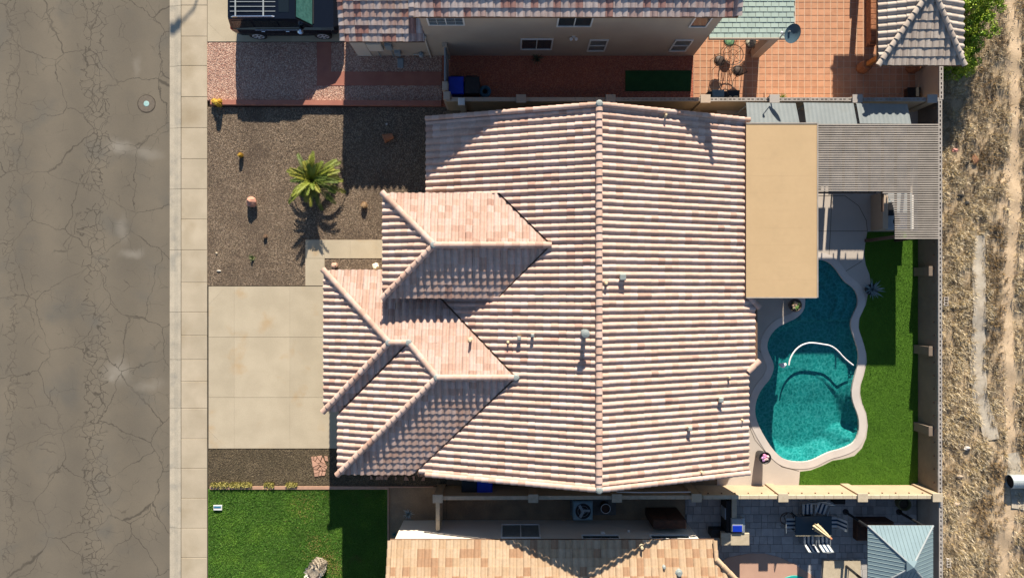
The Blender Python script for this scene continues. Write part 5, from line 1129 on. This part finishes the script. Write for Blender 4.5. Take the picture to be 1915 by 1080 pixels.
# ------------------------------------------------------------------ the black car
car = thing('parked_car', U(548,34,0), 'black four wheel drive with roof rails and chrome wheels on the neighbouring driveway', 'car')
def loft(sections, closed_ends=True):
    q = MB(); n = len(sections[0]); vs = [p for s_ in sections for p in s_]; fs = [(i*n+k, i*n+(k+1)%n, (i+1)*n+(k+1)%n, (i+1)*n+k) for i in range(len(sections)-1) for k in range(n)]
    if closed_ends: fs += [tuple(range(n))[::-1], tuple(range((len(sections)-1)*n, len(sections)*n))]
    return q.add(vs, fs)
def sect(x, hw, zb, zt, c=.10):
    return [(x,-hw+c*.6,zb),(x,hw-c*.6,zb),(x,hw,zb+c),(x,hw+.02,(zb+zt)*.5),(x,hw-.02,zt-c),(x,hw-c,zt),(x,-hw+c,zt),(x,-hw+.02,zt-c),(x,-hw-.02,(zb+zt)*.5),(x,-hw,zb+c)]
loft([sect(-2.52,.72,.50,1.02,.12), sect(-2.46,.90,.40,1.14), sect(-2.2,.96,.32,1.18), sect(-1.0,.98,.30,1.18), sect(.6,.98,.30,1.17), sect(.95,.97,.30,1.15), sect(1.6,.96,.32,1.10), sect(2.15,.93,.36,1.02,.12), sect(2.38,.82,.42,.90,.14), sect(2.46,.66,.50,.78,.10)]).build('body', M['paint'], car, world=False, smooth=False)
def cabin(x, hw0, hw1, z0, z1): return [(x[0],-hw0,z0),(x[0],hw0,z0),(x[1],hw1,z1),(x[1],-hw1,z1)]
cb = [(-2.44,.90,1.14),(-2.30,.74,1.80),(.35,.74,1.84),(.66,.74,1.80),(1.26,.86,1.14)]
q = MB(); vs = [(x,sy*h,z) for sy in (-1,1) for x, h, z in cb]; q.add(vs, [(0,1,6,5),(1,2,7,6),(2,3,8,7),(3,4,9,8),(4,3,2,1,0),(5,6,7,8,9)]).build('cabin', M['paint'], car, world=False)
for sy in (-1,1):
    for x0_, x1_, x2_, x3_ in ((-2.26,-2.20,-1.36,-1.34),(-1.26,-1.26,-.22,-.22),(-.14,-.14,.56,1.02)):
        def sp(x, f): return (x, sy*(.90+( -.04 if x > .5 else 0)-.15*f+.012), 1.16+.62*f)
        pts = [sp(x0_,.08), sp(x3_,.08), sp(x2_,.86), sp(x1_,.86)]; MB().add(pts+[(p[0],p[1]-sy*.03,p[2]) for p in pts], [(0,1,2,3) if sy < 0 else (3,2,1,0),(4,5,1,0),(5,6,2,1),(6,7,3,2),(7,4,0,3)]).build('side_window', M['tint'], car, world=False)
    MB().tube([(-2.15,sy*.66,1.81),(-2.08,sy*.66,1.86),(-.35,sy*.66,1.88),(-.25,sy*.66,1.83)], .028, 8).build('roof_rail', M['chrome'], car, world=False)
    MB().box(-1.35,sy*.985-.012,1.10,.75,sy*.985+.012,1.13).build('chrome_strip', M['chrome'], car, world=False)
    for x_ in (-1.1,.0): MB().cbox(x_, sy*1.0-.02, .98, x_+.16, sy*1.0+.02, 1.03, .01).build('door_handle', M['chrome'], car, world=False)
    MB().lathe([(.05,0),(.12,.04),(.13,.14),(.06,.19)], (.72,sy*1.08,1.10), 10).build('wing_mirror', M['chrome'], car, world=False)
    MB().add([(2.20,sy*.62,.94),(2.30,sy*.60,.88),(2.18,sy*.90,.82),(2.02,sy*.92,.93),(2.20,sy*.62,.80),(2.30,sy*.60,.76),(2.18,sy*.92,.72),(2.02,sy*.94,.80)], [(0,1,2,3),(1,5,6,2),(2,6,7,3),(0,4,5,1),(3,7,4,0)]).build('headlight', M['chrome'], car, world=False)
    MB().cbox(-2.50,sy*.80-.1,.75,-2.42,sy*.80+.1,1.1,.02).build('tail_light', mat('tail_red', (.3,.01,.01), rough=.2) if sy < 0 else bpy.data.materials['tail_red'], car, world=False)
    for x_ in (-1.48,1.52):
        wq = MB().tube([(x_,sy*.74,.39),(x_,sy*1.0,.39)], .39, 24).build('wheel', M['rubber'], car, world=False)
        MB().tube([(x_,sy*.98,.39),(x_,sy*1.012,.39)], .27, 20).build('rim', M['rim_silver'], wq, world=False)
        for k in range(6):
            a_ = k*math.pi/3; Mm = Matrix.Translation((x_,sy*1.014,.39)) @ Matrix.Rotation(a_,4,'Y') @ Matrix.Translation((.17,0,0)); MB().obox((0,0,0),(.12,.012,.07), m=Mm).build('rim_slot', M['black'], wq, world=False)
MB().add([(.72,-.64,1.78),(.72,.64,1.78),(1.24,.76,1.19),(1.24,-.76,1.19),(.66,-.64,1.74),(.66,.64,1.74),(1.16,.76,1.14),(1.16,-.76,1.14)], [(0,3,2,1),(0,1,5,4),(1,2,6,5),(2,3,7,6),(3,0,4,7)]).build('windscreen', M['screen'], car, world=False)
MB().add([(-2.45,-.74,1.22),(-2.45,.74,1.22),(-2.34,.64,1.74),(-2.34,-.64,1.74),(-2.40,-.74,1.22),(-2.40,.74,1.22),(-2.29,.64,1.74),(-2.29,-.64,1.74)], [(3,2,1,0),(4,0,1,5),(5,1,2,6),(6,2,3,7),(7,3,0,4)]).build('rear_window', M['tint'], car, world=False)
for x_ in (-1.95,-.72): MB().box(x_-.03,-.66,1.855,x_+.03,.66,1.875).build('roof_crossbar', M['grey_metal'], car, world=False)
for y_ in (-.42,-.21,0,.21,.42): MB().box(-2.2,y_-.012,1.822,-.2,y_+.012,1.848).build('roof_rib', M['grey_metal'], car, world=False)
MB().cbox(-.06,-.46,1.825,.40,.46,1.852,.01).build('sunroof', M['tint'], car, world=False)
MB().cbox(2.40,-.60,.52,2.49,.60,.74,.02).build('grille', M['chrome'], car, world=False); MB().box(1.15,-.7,1.10,1.30,.7,1.15).build('cowl', M['black'], car, world=False)
# ------------------------------------------------------------------ street lamp beyond the frame; its shadow falls on the sidewalk
lz = 7.0; hd = U(330,45)+Vector((.165*lz, 2.2*lz, 0)); bs = U(378,20)+Vector((.165*lz*.95, 2.2*lz*.95, 0))
sl = thing('street_lamp', Vector((U(381,0).x+1.15, hd.y+1.6, 0)), 'tall street lamp with curved arm beside the sidewalk', 'street lamp')
px_ = U(381,0).x+1.15; py_ = hd.y+1.6; 
MB().tube([(px_,py_,0),(px_,py_,3),(px_,py_,6.2)], [.09,.075,.06], 10).build('pole', M['grey_metal'], sl)
MB().tube([(px_,py_,6.1),(px_-.12,py_-.5,6.6),(px_-.45,py_-1.1,6.9),(hd.x+.3,hd.y+.15,lz),(hd.x,hd.y,lz)], .045, 8).build('arm', M['grey_metal'], sl)
MB().cbox(hd.x-.35,hd.y-.16,lz-.08,hd.x+.2,hd.y+.16,lz+.08,.05).build('lamp_head', M['grey_metal'], sl)
# ------------------------------------------------------------------ front yard plants and stones
def frond(L, arch, a, e0, ncol, wd=.20, nl=26):
    pts = []; p = Vector((0,0,0)); e = e0; n = 14
    for i in range(n+1):
        pts.append(p.copy()); d = Vector((math.cos(a)*math.cos(e), math.sin(a)*math.cos(e), math.sin(e))); p = p+d*L/n; e -= arch/n
    vs = []; fs = []
    q = MB(); q.tube(pts, [.018*(1-.85*i/n) for i in range(n+1)], 4)
    for i in range(nl*2):
        sgn = -1 if i % 2 else 1; f = .12+.86*(i//2)/nl; k = min(n-1, int(f*n)); pp = pts[k].lerp(pts[k+1], f*n-k); d = (pts[k+1]-pts[k]).normalized(); s_ = d.cross(Vector((0,0,1))).normalized(); up = s_.cross(d)
        ll = wd*math.sin(math.pi*min(1,(f*.88+.1)))**.6*random.uniform(.85,1.15); tipd = (s_*sgn*.62+d*.68+up*random.uniform(.12,.38)).normalized(); wv = d*.019
        q.add([pp-wv, pp+wv, pp+tipd*ll*.6+wv*1.1+Vector((0,0,-.01)), pp+tipd*ll+Vector((0,0,-.045*ll/.2)), pp+tipd*ll*.6-wv*1.1+Vector((0,0,-.01))], [(0,1,2,4),(4,2,3)])
    return q
palm = thing('palm_tree', U(591,341,-.02), 'small bushy green palm in the brown gravel front yard', 'palm')
tz = .55
MB().lathe([(.20,0),(.24,.15),(.22,.35),(.17,.55),(.12,.62)], n=14, jit=.25).build('trunk', M['bark'], palm, world=False)
for i in range(46):
    u_ = i/46; a_ = i*2.39996+random.uniform(-.35,.35); e0 = .15+1.2*u_+random.uniform(-.08,.08); L = random.uniform(1.15,1.85)*(1-.28*u_)
    q = frond(L, .95+.5*(1-u_)*random.uniform(.5,1.1), a_, e0, None, .24); q.v = [(x,y,z+tz) for x,y,z in q.v]; o = q.build('frond', M['plant'], palm, world=False)
    base = [(.115,.15,.013),(.155,.18,.018),(.07,.105,.011),(.20,.195,.024)][i % 4]; c_ = random.uniform(.85,1.15)
    if i in (7,12): base = (.26,.16,.05)
    setcol(o.data, [v_*c_ for v_ in base])
def barrel(loc, r_, h_, col, top, label, n=14, name='barrel_cactus'):
    t = thing(name, loc, label, 'cactus'); vs = []; fs = []; m_ = n*2; pr = [(0.75,0),(.95,.2),(1,.45),(.93,.7),(.7,.9),(.35,1.0)]
    for rr, zz in pr:
        for k in range(m_): q_ = rr*r_*(1.06 if k % 2 else .9); vs.append((q_*math.cos(2*math.pi*k/m_), q_*math.sin(2*math.pi*k/m_), zz*h_))
    fs = [(i*m_+k, i*m_+(k+1)%m_, (i+1)*m_+(k+1)%m_, (i+1)*m_+k) for i in range(len(pr)-1) for k in range(m_)]+[tuple(range((len(pr)-1)*m_, len(pr)*m_))]
    o = MB().add(vs, fs).build('stem', M['plant'], t, world=False); setcol(o.data, col)
    q = MB()
    for k in range(160):
        a_ = random.uniform(0,6.28); f = random.uniform(.25,1); j_ = f*5; i0 = min(4,int(j_)); rr = r_*(pr[i0][0]+(pr[i0+1][0]-pr[i0][0])*(j_-i0)); zz = h_*(pr[i0][1]+(pr[i0+1][1]-pr[i0][1])*(j_-i0))
        b_ = Vector((rr*math.cos(a_), rr*math.sin(a_), zz)); d = Vector((math.cos(a_)*.8, math.sin(a_)*.8, .3+f)).normalized()*r_*.35; w2 = Vector((-math.sin(a_), math.cos(a_), 0))*.006
        q.add([b_-w2, b_+w2, b_+d], [(0,1,2)])
    o = q.build('spines', M['plant'], t, world=False); setcol(o.data, top); o['kind'] = 'stuff'
    return t
def cluster(loc, parts, label):
    t = thing('cactus_cluster', loc, label, 'cactus')
    for (x_, y_, r_, h_) in parts:
        pr = [(.85,0),(1,.3),(1,.75),(.8,.93),(.35,1)]; vs = []; m_ = 20
        for rr, zz in pr:
            for k in range(m_): q_ = rr*r_*(1.08 if k % 2 else .88); vs.append((x_+q_*math.cos(2*math.pi*k/m_), y_+q_*math.sin(2*math.pi*k/m_), zz*h_))
        o = MB().add(vs, [(i*m_+k, i*m_+(k+1)%m_, (i+1)*m_+(k+1)%m_, (i+1)*m_+k) for i in range(4) for k in range(m_)]+[tuple(range(4*m_, 5*m_))]).build('stem', M['plant'], t, world=False); setcol(o.data, (.50,.30,.03))
        q = MB()
        for k in range(90):
            a_ = random.uniform(0,6.28); zz = random.uniform(.3,1)*h_; rr = r_*(1 if zz < h_*.8 else .6); b_ = Vector((x_+rr*math.cos(a_), y_+rr*math.sin(a_), zz)); d = Vector((math.cos(a_), math.sin(a_), .8))*.05; w2 = Vector((-math.sin(a_), math.cos(a_), 0))*.006; q.add([b_-w2,b_+w2,b_+d],[(0,1,2)])
        o = q.build('spines', M['plant'], t, world=False); setcol(o.data, (.62,.42,.06)); o['kind'] = 'stuff'
    return t
cluster(U(412,196,-.02), [(0,0,.13,.55),(-.14,.10,.11,.38),(-.22,.14,.10,.30),(.06,.12,.10,.34)], 'cluster of golden yellow cacti at the corner beside the red curb')
barrel(U(452,291,-.02), .10, .32, (.40,.24,.03), (.6,.40,.05), 'small golden cactus with orange top beside purple weeds')
barrel(U(682,384,-.02), .14, .26, (.34,.22,.12), (.5,.34,.18), 'tan round cactus between the palm and the tile roof')
barrel(U(497,442,-.02), .085, .16, (.20,.12,.07), (.3,.2,.12), 'tiny brown ball cactus in the gravel below the pink rock')
agave('small_agave', U(472,482,-.02), 26, .24, .02, (.16,.19,.07), 'small green agave standing alone in the brown gravel', None, .55)
def rock(loc, sx, sy, sz, col, label, name='rock', seed=0, cat='rock'):
    bm = bmesh.new(); bmesh.ops.create_icosphere(bm, subdivisions=2, radius=1); rr = random.Random(seed)
    for v_ in bm.verts: k = 1+rr.uniform(-.22,.22); v_.co = Vector((v_.co.x*sx*k, v_.co.y*sy*k, max(-.05, v_.co.z*sz*k+sz*.55)))
    me = bpy.data.meshes.new(name); bm.to_mesh(me); bm.free(); me.materials.append(M['stone']); setcol(me, col); o = bpy.data.objects.new(name, me); C.objects.link(o); o.location = loc
    return tag(o, label, cat)
rock(U(473,379,-.02), .22, .24, .30, (.48,.24,.17), 'pinkish red lump of rock in the brown front yard gravel', seed=3)
rock(U(626,496,-.02), .15, .14, .14, (.52,.33,.24), 'pale pink rock between the walkway and garage roof corner', seed=4); rock(U(703,498,-.02), .17, .15, .16, (.66,.58,.45), 'cream boulder beside the entry roof and walkway', seed=5)
rock(U(409,506,-.02), .10, .035, .03, (.6,.55,.47), 'white scrap of stone near the sidewalk edge', seed=6); rock(U(405,473,-.02), .05, .05, .04, (.5,.42,.3), 'small tan pebble in gravel near the sidewalk', seed=7)
rock(U(895-172,232,-.02), .05,.05,.04,(.5,.48,.45), 'small pale pebble in the shaded gravel', seed=8)
pt_ = thing('terracotta_pot', U(727,258,.14), 'terracotta flower pot lying on its side in the shade', 'flower pot', rz=R(200))
Mr = Matrix.Rotation(R(82),4,'Y'); q = MB().lathe([(.13,-.22),(.19,.16),(.215,.17),(.215,.23),(.19,.23),(.17,.17),(.11,-.17)], n=20); q.v = [tuple(Mr @ Vector(p)) for p in q.v]; q.build('pot', M['terracotta'], pt_, world=False)
# flagstones set in the mulch strip
def flagstones(poly, depth, seed, parent, keep=1.0):
    rr = random.Random(seed)
    def split(P, d):
        if d == 0: return [P]
        cx = sum(p[0] for p in P)/len(P)+rr.uniform(-1.5,1.5); cy = sum(p[1] for p in P)/len(P)+rr.uniform(-1.5,1.5)
        wx = max(p[0] for p in P)-min(p[0] for p in P); wy = max(p[1] for p in P)-min(p[1] for p in P); a_ = (math.pi/2 if wx > wy else 0)+rr.uniform(-.7,.7); nx, ny = -math.sin(a_), math.cos(a_)
        A, B = [], []
        for i in range(len(P)):
            p, q = P[i], P[(i+1) % len(P)]; dp = (p[0]-cx)*nx+(p[1]-cy)*ny; dq = (q[0]-cx)*nx+(q[1]-cy)*ny
            (A if dp >= 0 else B).append(p)
            if dp*dq < 0: t = dp/(dp-dq); x = (p[0]+t*(q[0]-p[0]), p[1]+t*(q[1]-p[1])); A.append(x); B.append(x)
        return sum((split(Q, d-1) for Q in (A, B) if len(Q) > 2), [])
    for P in split(poly, depth):
        if rr.random() > keep: continue
        cx = sum(p[0] for p in P)/len(P); cy = sum(p[1] for p in P)/len(P); sh = rr.uniform(.76,.9)
        pts = [(cx+(p[0]-cx)*sh*rr.uniform(.92,1.04), cy+(p[1]-cy)*sh*rr.uniform(.92,1.04)) for p in P]
        o = MB().prism(UP(pts), -.05, .01+rr.uniform(0,.012)).build('flagstone', M['stone'], parent); c_ = rr.uniform(.82,1.12); setcol(o.data, (.46*c_,.265*c_,.185*c_))
mu = [o for o in bpy.data.objects if o.name == 'mulch_strip'][0]
flagstones([(581,853),(602,850),(607,862),(612,872),(608,889),(588,891)], 4, 11, mu); flagstones([(692,880),(795,880),(795,899),(692,896)], 5, 12, mu, .62); flagstones([(606,852),(613,853),(614,862),(608,861)], 1, 15, mu)
for i, (xa_, xb_, n_) in enumerate(((396,428,5),(430,472,7),(495,513,4),(536,556,4))):
    t = thing('yellow_groundcover', U((xa_+xb_)/2,905,-.02), ['low yellow green ground cover at the sidewalk end of the lawn border','long clump of yellow ground cover along the lawn border','small yellow tuft in the middle of the lawn border','thin yellow tuft along the lawn border towards the roof'][i], 'plant')
    q = MB(); cols = []
    for k in range(int((xb_-xa_)*26)):
        p = U(random.uniform(xa_,xb_), 905+random.gauss(0,2.2), -.02)-t.location; a_ = random.uniform(0,6.28); l = random.uniform(.04,.12); d = Vector((math.cos(a_)*.7, math.sin(a_)*.7, .75))*l; w2 = Vector((-math.sin(a_), math.cos(a_),0))*.016; z_ = Vector((0,0,random.uniform(0,.10)))
        q.add([p+z_-w2*.3, p+z_+d*.5+w2, p+z_+d, p+z_+d*.5-w2], [(0,1,2,3)])
    o = q.build('leaves', M['plant'], t, world=False); setcol(o.data, (.29,.25,.06)); MB().lathe([(.05,0),(.04,.04)], n=6).build('stem', M['bark'], t, world=False)
wq = thing('white_ground_box', U(408,948,-.02), 'white rectangular utility lid in the lawn near the sidewalk', 'utility cover'); MB().cbox(-.20,-.12,0,.20,.12,.10,.02).build('box', M['white'], wq, world=False); MB().box(-.17,-.0,.1,.17,.1,.112).build('lid', mat('blue_lid', (.03,.13,.22), (.05,.2,.3), 9, .6), wq, world=False)
st_ = thing('shaggy_stump', U(598,1054,-.02), 'pale shaggy cut palm trunk standing in the lawn', 'stump')
q = MB().lathe([(.34,0),(.36,.3),(.33,.7),(.30,1.0),(.22,1.08),(.05,1.05)], n=16, jit=.25); q.build('trunk', M['bark'], st_, world=False)
for k in range(90):
    a_ = k*2.4; z_ = .1+.95*k/90; b_ = Vector((.30*math.cos(a_), .30*math.sin(a_), z_)); d = Vector((math.cos(a_)*.55, math.sin(a_)*.55, .8)).normalized()*random.uniform(.14,.24); w2 = Vector((-math.sin(a_), math.cos(a_),0))*.055
    o = MB().add([b_-w2, b_+w2, b_+d+w2*.6, b_+d-w2*.6, b_-w2*.9+Vector((0,0,.03)), b_+w2*.9+Vector((0,0,.03))], [(0,1,2,3),(3,2,5,4),(0,4,5,1)]).build('husk', M['stone'], st_, world=False); c_ = random.uniform(.6,1.15); setcol(o.data, (.62*c_,.57*c_,.48*c_))

# ------------------------------------------------------------------ desert strip to the east
gx = np.arange(U(1724,0).x, U(2500,0).x, .22); gy = np.arange(-60, 60, .22); XX, YY = np.meshgrid(gx, gy)
def hgt(X, Y): return .035*np.sin(X*2.1+Y*.9)+.03*np.sin(Y*1.7-X*1.3)+.02*np.sin(3.9*Y+2*X)
pathc = lambda gyp: 1893+6*np.sin(gyp/140.0)+np.where(gyp < 160, -(160-gyp)*.0, 0)+np.where(gyp > 900, -(gyp-900)*.12, 0)
ZZ = hgt(XX, YY)-.05+rng.normal(0,.008,XX.shape)
idx = np.arange(XX.size).reshape(XX.shape); F = np.stack([idx[:-1,:-1], idx[:-1,1:], idx[1:,1:], idx[1:,:-1]], 2).reshape(-1,4)
des = struct(npmesh('desert_ground', np.stack([XX.ravel(), YY.ravel(), ZZ.ravel()], 1), F, M['ground'], smooth=True))
pv = []; prow = []
gyl = np.arange(-120, 1220, 7.0)
for i_, yy in enumerate(gyl):
    c_ = float(pathc(np.array(yy))); wl = 17+5*math.sin(yy/47)+random.uniform(-2.5,2.5)+(10 if 330 < yy < 420 or yy > 850 else 0); wr = 15+5*math.sin(yy/61+1)+random.uniform(-2.5,2.5)+(20 if yy > 850 else 0)
    for f_ in np.linspace(-1, 1, 9):
        x_ = c_+(f_*wl if f_ < 0 else f_*wr); p = U(x_, yy); pv.append((p.x, p.y, float(hgt(p.x,p.y))-.05+(.02 if abs(f_) < .9 else -.03)))
pf = np.array([(i_*9+k, (i_+1)*9+k, (i_+1)*9+k+1, i_*9+k+1) for i_ in range(len(gyl)-1) for k in range(8)])
struct(npmesh('dirt_path', np.array(pv), pf, M['dirtpath'], smooth=True))
# concrete swale
def swale(pts, wd, name):
    q = MB(); P = [U(*p) for p in pts]; vs = []
    for i, p in enumerate(P):
        d = (P[min(i+1,len(P)-1)]-P[max(i-1,0)]).normalized(); s_ = Vector((-d.y, d.x, 0)); hz = float(hgt(p.x,p.y))
        ww = wd*random.uniform(.82,1.15); vs += [p-s_*ww*.5+Vector((0,0,hz+.02)), p+Vector((0,0,hz-.0)), p+s_*ww*.5+Vector((0,0,hz+.02))]
    q.add(vs, [(3*i+k,3*i+3+k,3*i+4+k,3*i+1+k) for i in range(len(P)-1) for k in range(2)]); o = q.build(name, M['swale'], smooth=True)
    bm = bmesh.new(); bm.from_mesh(o.data); bmesh.ops.recalc_face_normals(bm, faces=bm.faces[:]); [f.normal_flip() for f in bm.faces if f.normal.z < 0]; bm.to_mesh(o.data); bm.free()
    return struct(o)
sw = [(1830,y) for y in range(440,700,13)]+[(1829,700),(1830,715),(1831,730),(1833,745),(1838,760),(1845,780),(1850,800),(1854,822)]
swale(sw, .66, 'concrete_swale'); swale([(1895,846),(1897,860),(1897,875),(1898,890)], .62, 'concrete_apron'); swale([(1902,912),(1903,925),(1904,938),(1902,950)], .60, 'concrete_apron')
# dry grass
def dens(gxp, gyp):
    pc_ = pathc(gyp); onp = np.exp(-((gxp-pc_)/ (16+4*np.sin(gyp/47)))**2); ons = np.where((gyp > 437) & (gyp < 825), np.exp(-((gxp-np.interp(gyp,[440,740,822],[1830,1832,1854]))/10)**4), 0)
    n_ = .5+.5*np.sin(gxp*.11+1.3*np.sin(gyp*.05))*np.sin(gyp*.07+gxp*.03); return np.clip((1-1.08*onp)*(1-1.1*ons)*(.35+.75*n_), 0, 1)
N_ = 46000; q_ = np.stack([rng.uniform(1727,2050,N_), rng.uniform(-120,1200,N_)], 1); ok_ = rng.uniform(0,1,N_) < dens(q_[:,0], q_[:,1])*1.1; q_ = q_[ok_]
def tufts(q_, name, label, per, L, cols, lean, wid):
    n_ = len(q_); P = np.repeat(np.stack([(q_[:,0]-957.5)*K, (540-q_[:,1])*K], 1), per, 0)+rng.normal(0,.035,(n_*per,2)); z = hgt(P[:,0], P[:,1])-.05
    return blades(name, label, P, L*np.repeat(rng.uniform(.5,1.3,n_), per)*rng.uniform(.6,1.2,n_*per), wid, cols, z, lean, 'dry grass')
nv = np.array([mn.fractal(Vector((a_*.018, b2*.011, 3.1)), 1.0, 2.0, 4) for a_, b2 in q_]); nv2 = np.array([mn.fractal(Vector((a_*.05, b2*.04, 9.7)), 1.0, 2.0, 3) for a_, b2 in q_])
x_ = q_[:,0]; band = (np.abs(x_-1862-8*np.sin(q_[:,1]/70)) < 18) | ((q_[:,1] < 330) & (x_ > 1790) & (x_ < 1868)) | ((np.abs(x_-1845) < 30) & (q_[:,1] > 930)) | (x_ > 1908)
sc2 = nv+.55*band+.5*nv2; thin = rng.uniform(0,1,len(q_)) < np.clip(.75-1.1*nv2, .1, 1); q_, sc2 = q_[thin], sc2[thin]
g0, g2 = sc2 < .12, sc2 > .62; g1 = ~g0 & ~g2
tufts(q_[g0], 'dry_grass', 'pale straw coloured dry grass along the outside of the east wall', 9, .30, [(.58,.48,.32),(.49,.39,.24),(.65,.56,.40),(.36,.28,.17),(.54,.40,.18),(.56,.48,.35)], .98, .016)
tufts(q_[g1], 'dry_weeds', 'grey brown dry weeds mixed through the straw grass', 9, .25, [(.40,.32,.21),(.31,.245,.155),(.47,.39,.27),(.21,.165,.11),(.48,.34,.15),(.36,.30,.22)], .98, .014)
tufts(q_[g2], 'dark_weeds', 'dark brown weeds in the band between the swale and the dirt path', 10, .21, [(.26,.19,.11),(.17,.13,.08),(.34,.225,.105),(.11,.09,.065),(.42,.26,.09),(.22,.175,.125)], .98, .014)
scatter_stones('path_stones', 'small grey stones scattered along the tan dirt path', rectU(1868,-20,1925,1100), 14, .028, [(.20,.16,.13),(.12,.10,.09),(.45,.38,.3),(.26,.21,.17)], 0.0)
# culvert pipe
cp = thing('culvert_pipe', U(1900,896,0), 'corrugated grey drain pipe with dark mouth in the dry ground', 'pipe')
path = [U(1881+i*1.6, 897, .22) for i in range(60)]; MB().tube(path, [.30+.016*(i % 2) for i in range(60)], 22, cap=False).build('pipe_wall', M['pipe'], cp, smooth=False)
MB().tube([U(1884.5,897,.22), U(1885,897,.22)], .285, 20).build('mouth', M['dark'], cp); r2 = MB(); r2.tube([U(1880.2,897,.22), U(1881.6,897,.22)], .325, 22, cap=False); r2.build('rim', M['pipe'], cp)
# loose blocks outside the wall
bm_ = MB(); g_ = .028
for bx in ((-.2,-.1,.2,-.1+g_),(-.2,.1-g_,.2,.1),(-.2,-.1+g_,-.2+g_,.1-g_),(.2-g_,-.1+g_,.2,.1-g_),(-.08,-.1+g_,-.08+g_,.1-g_),(.06,-.1+g_,.06+g_,.1-g_)): bm_.box(bx[0],bx[1],-.1,bx[2],bx[3],.1)
bmm = bm_.mesh('concrete_block', mat('loose_block', (.52,.47,.43), (.44,.40,.36), 5, .9))
for (x_, y_, lab, ex) in ((1763,563,'loose concrete block on edge outside the wall by the turf',0),(1768,1050,'pale concrete block outside the wall by the metal gazebo',1)):
    o = inst('concrete_block', bmm, None, Matrix.Translation(U(x_+3.5,y_,.03)) @ Matrix.Rotation(R(90),4,'Z')); tag(o, lab, 'block')
for i, (x_, y_, c_, lab) in enumerate(((1786,281,(.55,.25,.2),'red and white scrap on dry grass near the pergola'),(1806,305,(.03,.03,.03),'black rag on the dry grass east of the wall'),(1822,299,(.22,.11,.06),'brown broken bit of board on the dry grass'),(1797,366,(.025,.025,.025),'small black lump in dry grass near the wall'),(1809,380,(.03,.03,.03),'flat black scrap lying in dry grass'),(1808,837,(.62,.58,.52),'white stone in the straw grass'),(1787,942,(.48,.38,.30),'tan flat rock outside the wall corner'),(1794,890,(.42,.33,.24),'tan rounded rock in dry grass by the wall'))):
    p = U(x_,y_); rock(Vector((p.x,p.y,float(hgt(p.x,p.y))-.02)), .16, .10 if i != 2 else .22, .07, c_, lab, 'scrap' if i < 5 else 'rock', 20+i, 'debris' if i < 5 else 'rock')
# ------------------------------------------------------------------ green tree outside the wall
def leafy(name, loc, label, R_, H_, nclump, per, cols, leaf=.05, cat='tree', stems=4):
    t = thing(name, loc, label, cat); q = MB()
    cl = []
    for k in range(nclump):
        while True:
            p = np.array([random.uniform(-1,1), random.uniform(-1,1), random.uniform(-.75,1)])
            if .25 < np.linalg.norm(p) < 1: break
        cl.append(Vector((p[0]*R_[0], p[1]*R_[1], H_*.55+p[2]*H_*.5)))
    q.tube([(0,0,-.05),(.03,.02,H_*.3),(0,.05,H_*.6)], [.09,.07,.03], 7)
    for c_ in cl[:stems*5]: q.tube([(0.02,.02,H_*.25), (c_.x*.5,c_.y*.5,(c_.z+H_*.25)*.5+.1), tuple(c_)], [.035,.022,.008], 5)
    q.build('trunk', M['bark'], t, world=False, smooth=True)
    n_ = nclump*per; CC = np.repeat(np.array([tuple(c_) for c_ in cl]), per, 0); rad = np.repeat(rng.uniform(.12,.30,nclump), per)
    d = rng.normal(size=(n_,3)); d /= np.linalg.norm(d,axis=1)[:,None]; P = CC+d*(rad*rng.uniform(.3,1,n_)**.5)[:,None]*np.array([1,1,.8])
    u_ = rng.normal(size=(n_,3)); u_ /= np.linalg.norm(u_,axis=1)[:,None]; v_ = np.cross(u_, d+.3*rng.normal(size=(n_,3))); v_ /= np.linalg.norm(v_,axis=1)[:,None]+1e-6; s_ = leaf*rng.uniform(.6,1.3,n_)[:,None]
    W = np.stack([P-u_*s_, P+v_*s_*.4, P+u_*s_, P-v_*s_*.4], 1).reshape(-1,3); F = np.arange(4*n_).reshape(-1,4); cc = np.array(cols)[np.repeat(rng.integers(0,len(cols),nclump), per)]*rng.uniform(.8,1.25,(n_,1))
    o = npmesh('crown', W, F, M['plant'], np.repeat(cc,4,0)); o.parent = t
    return t
GR = [(.18,.29,.014),(.23,.33,.018),(.12,.21,.012),(.28,.35,.025)]
leafy('green_tree', U(1772,42,0), 'bright green bushy tree outside the wall behind the tiled gazebo', (1.45,1.7), 2.4, 190, 120, GR, .055); leafy('green_bush', U(1768,118,0), 'lower bright green bush at the foot of the wall below the tree', (1.0,.95), 1.7, 80, 120, GR, .05, 'bush', 2)
leafy('green_tree', U(1772,-40,0), 'further bright green tree beyond the gazebo and wall', (1.3,1.3), 2.3, 90, 110, GR, .055)
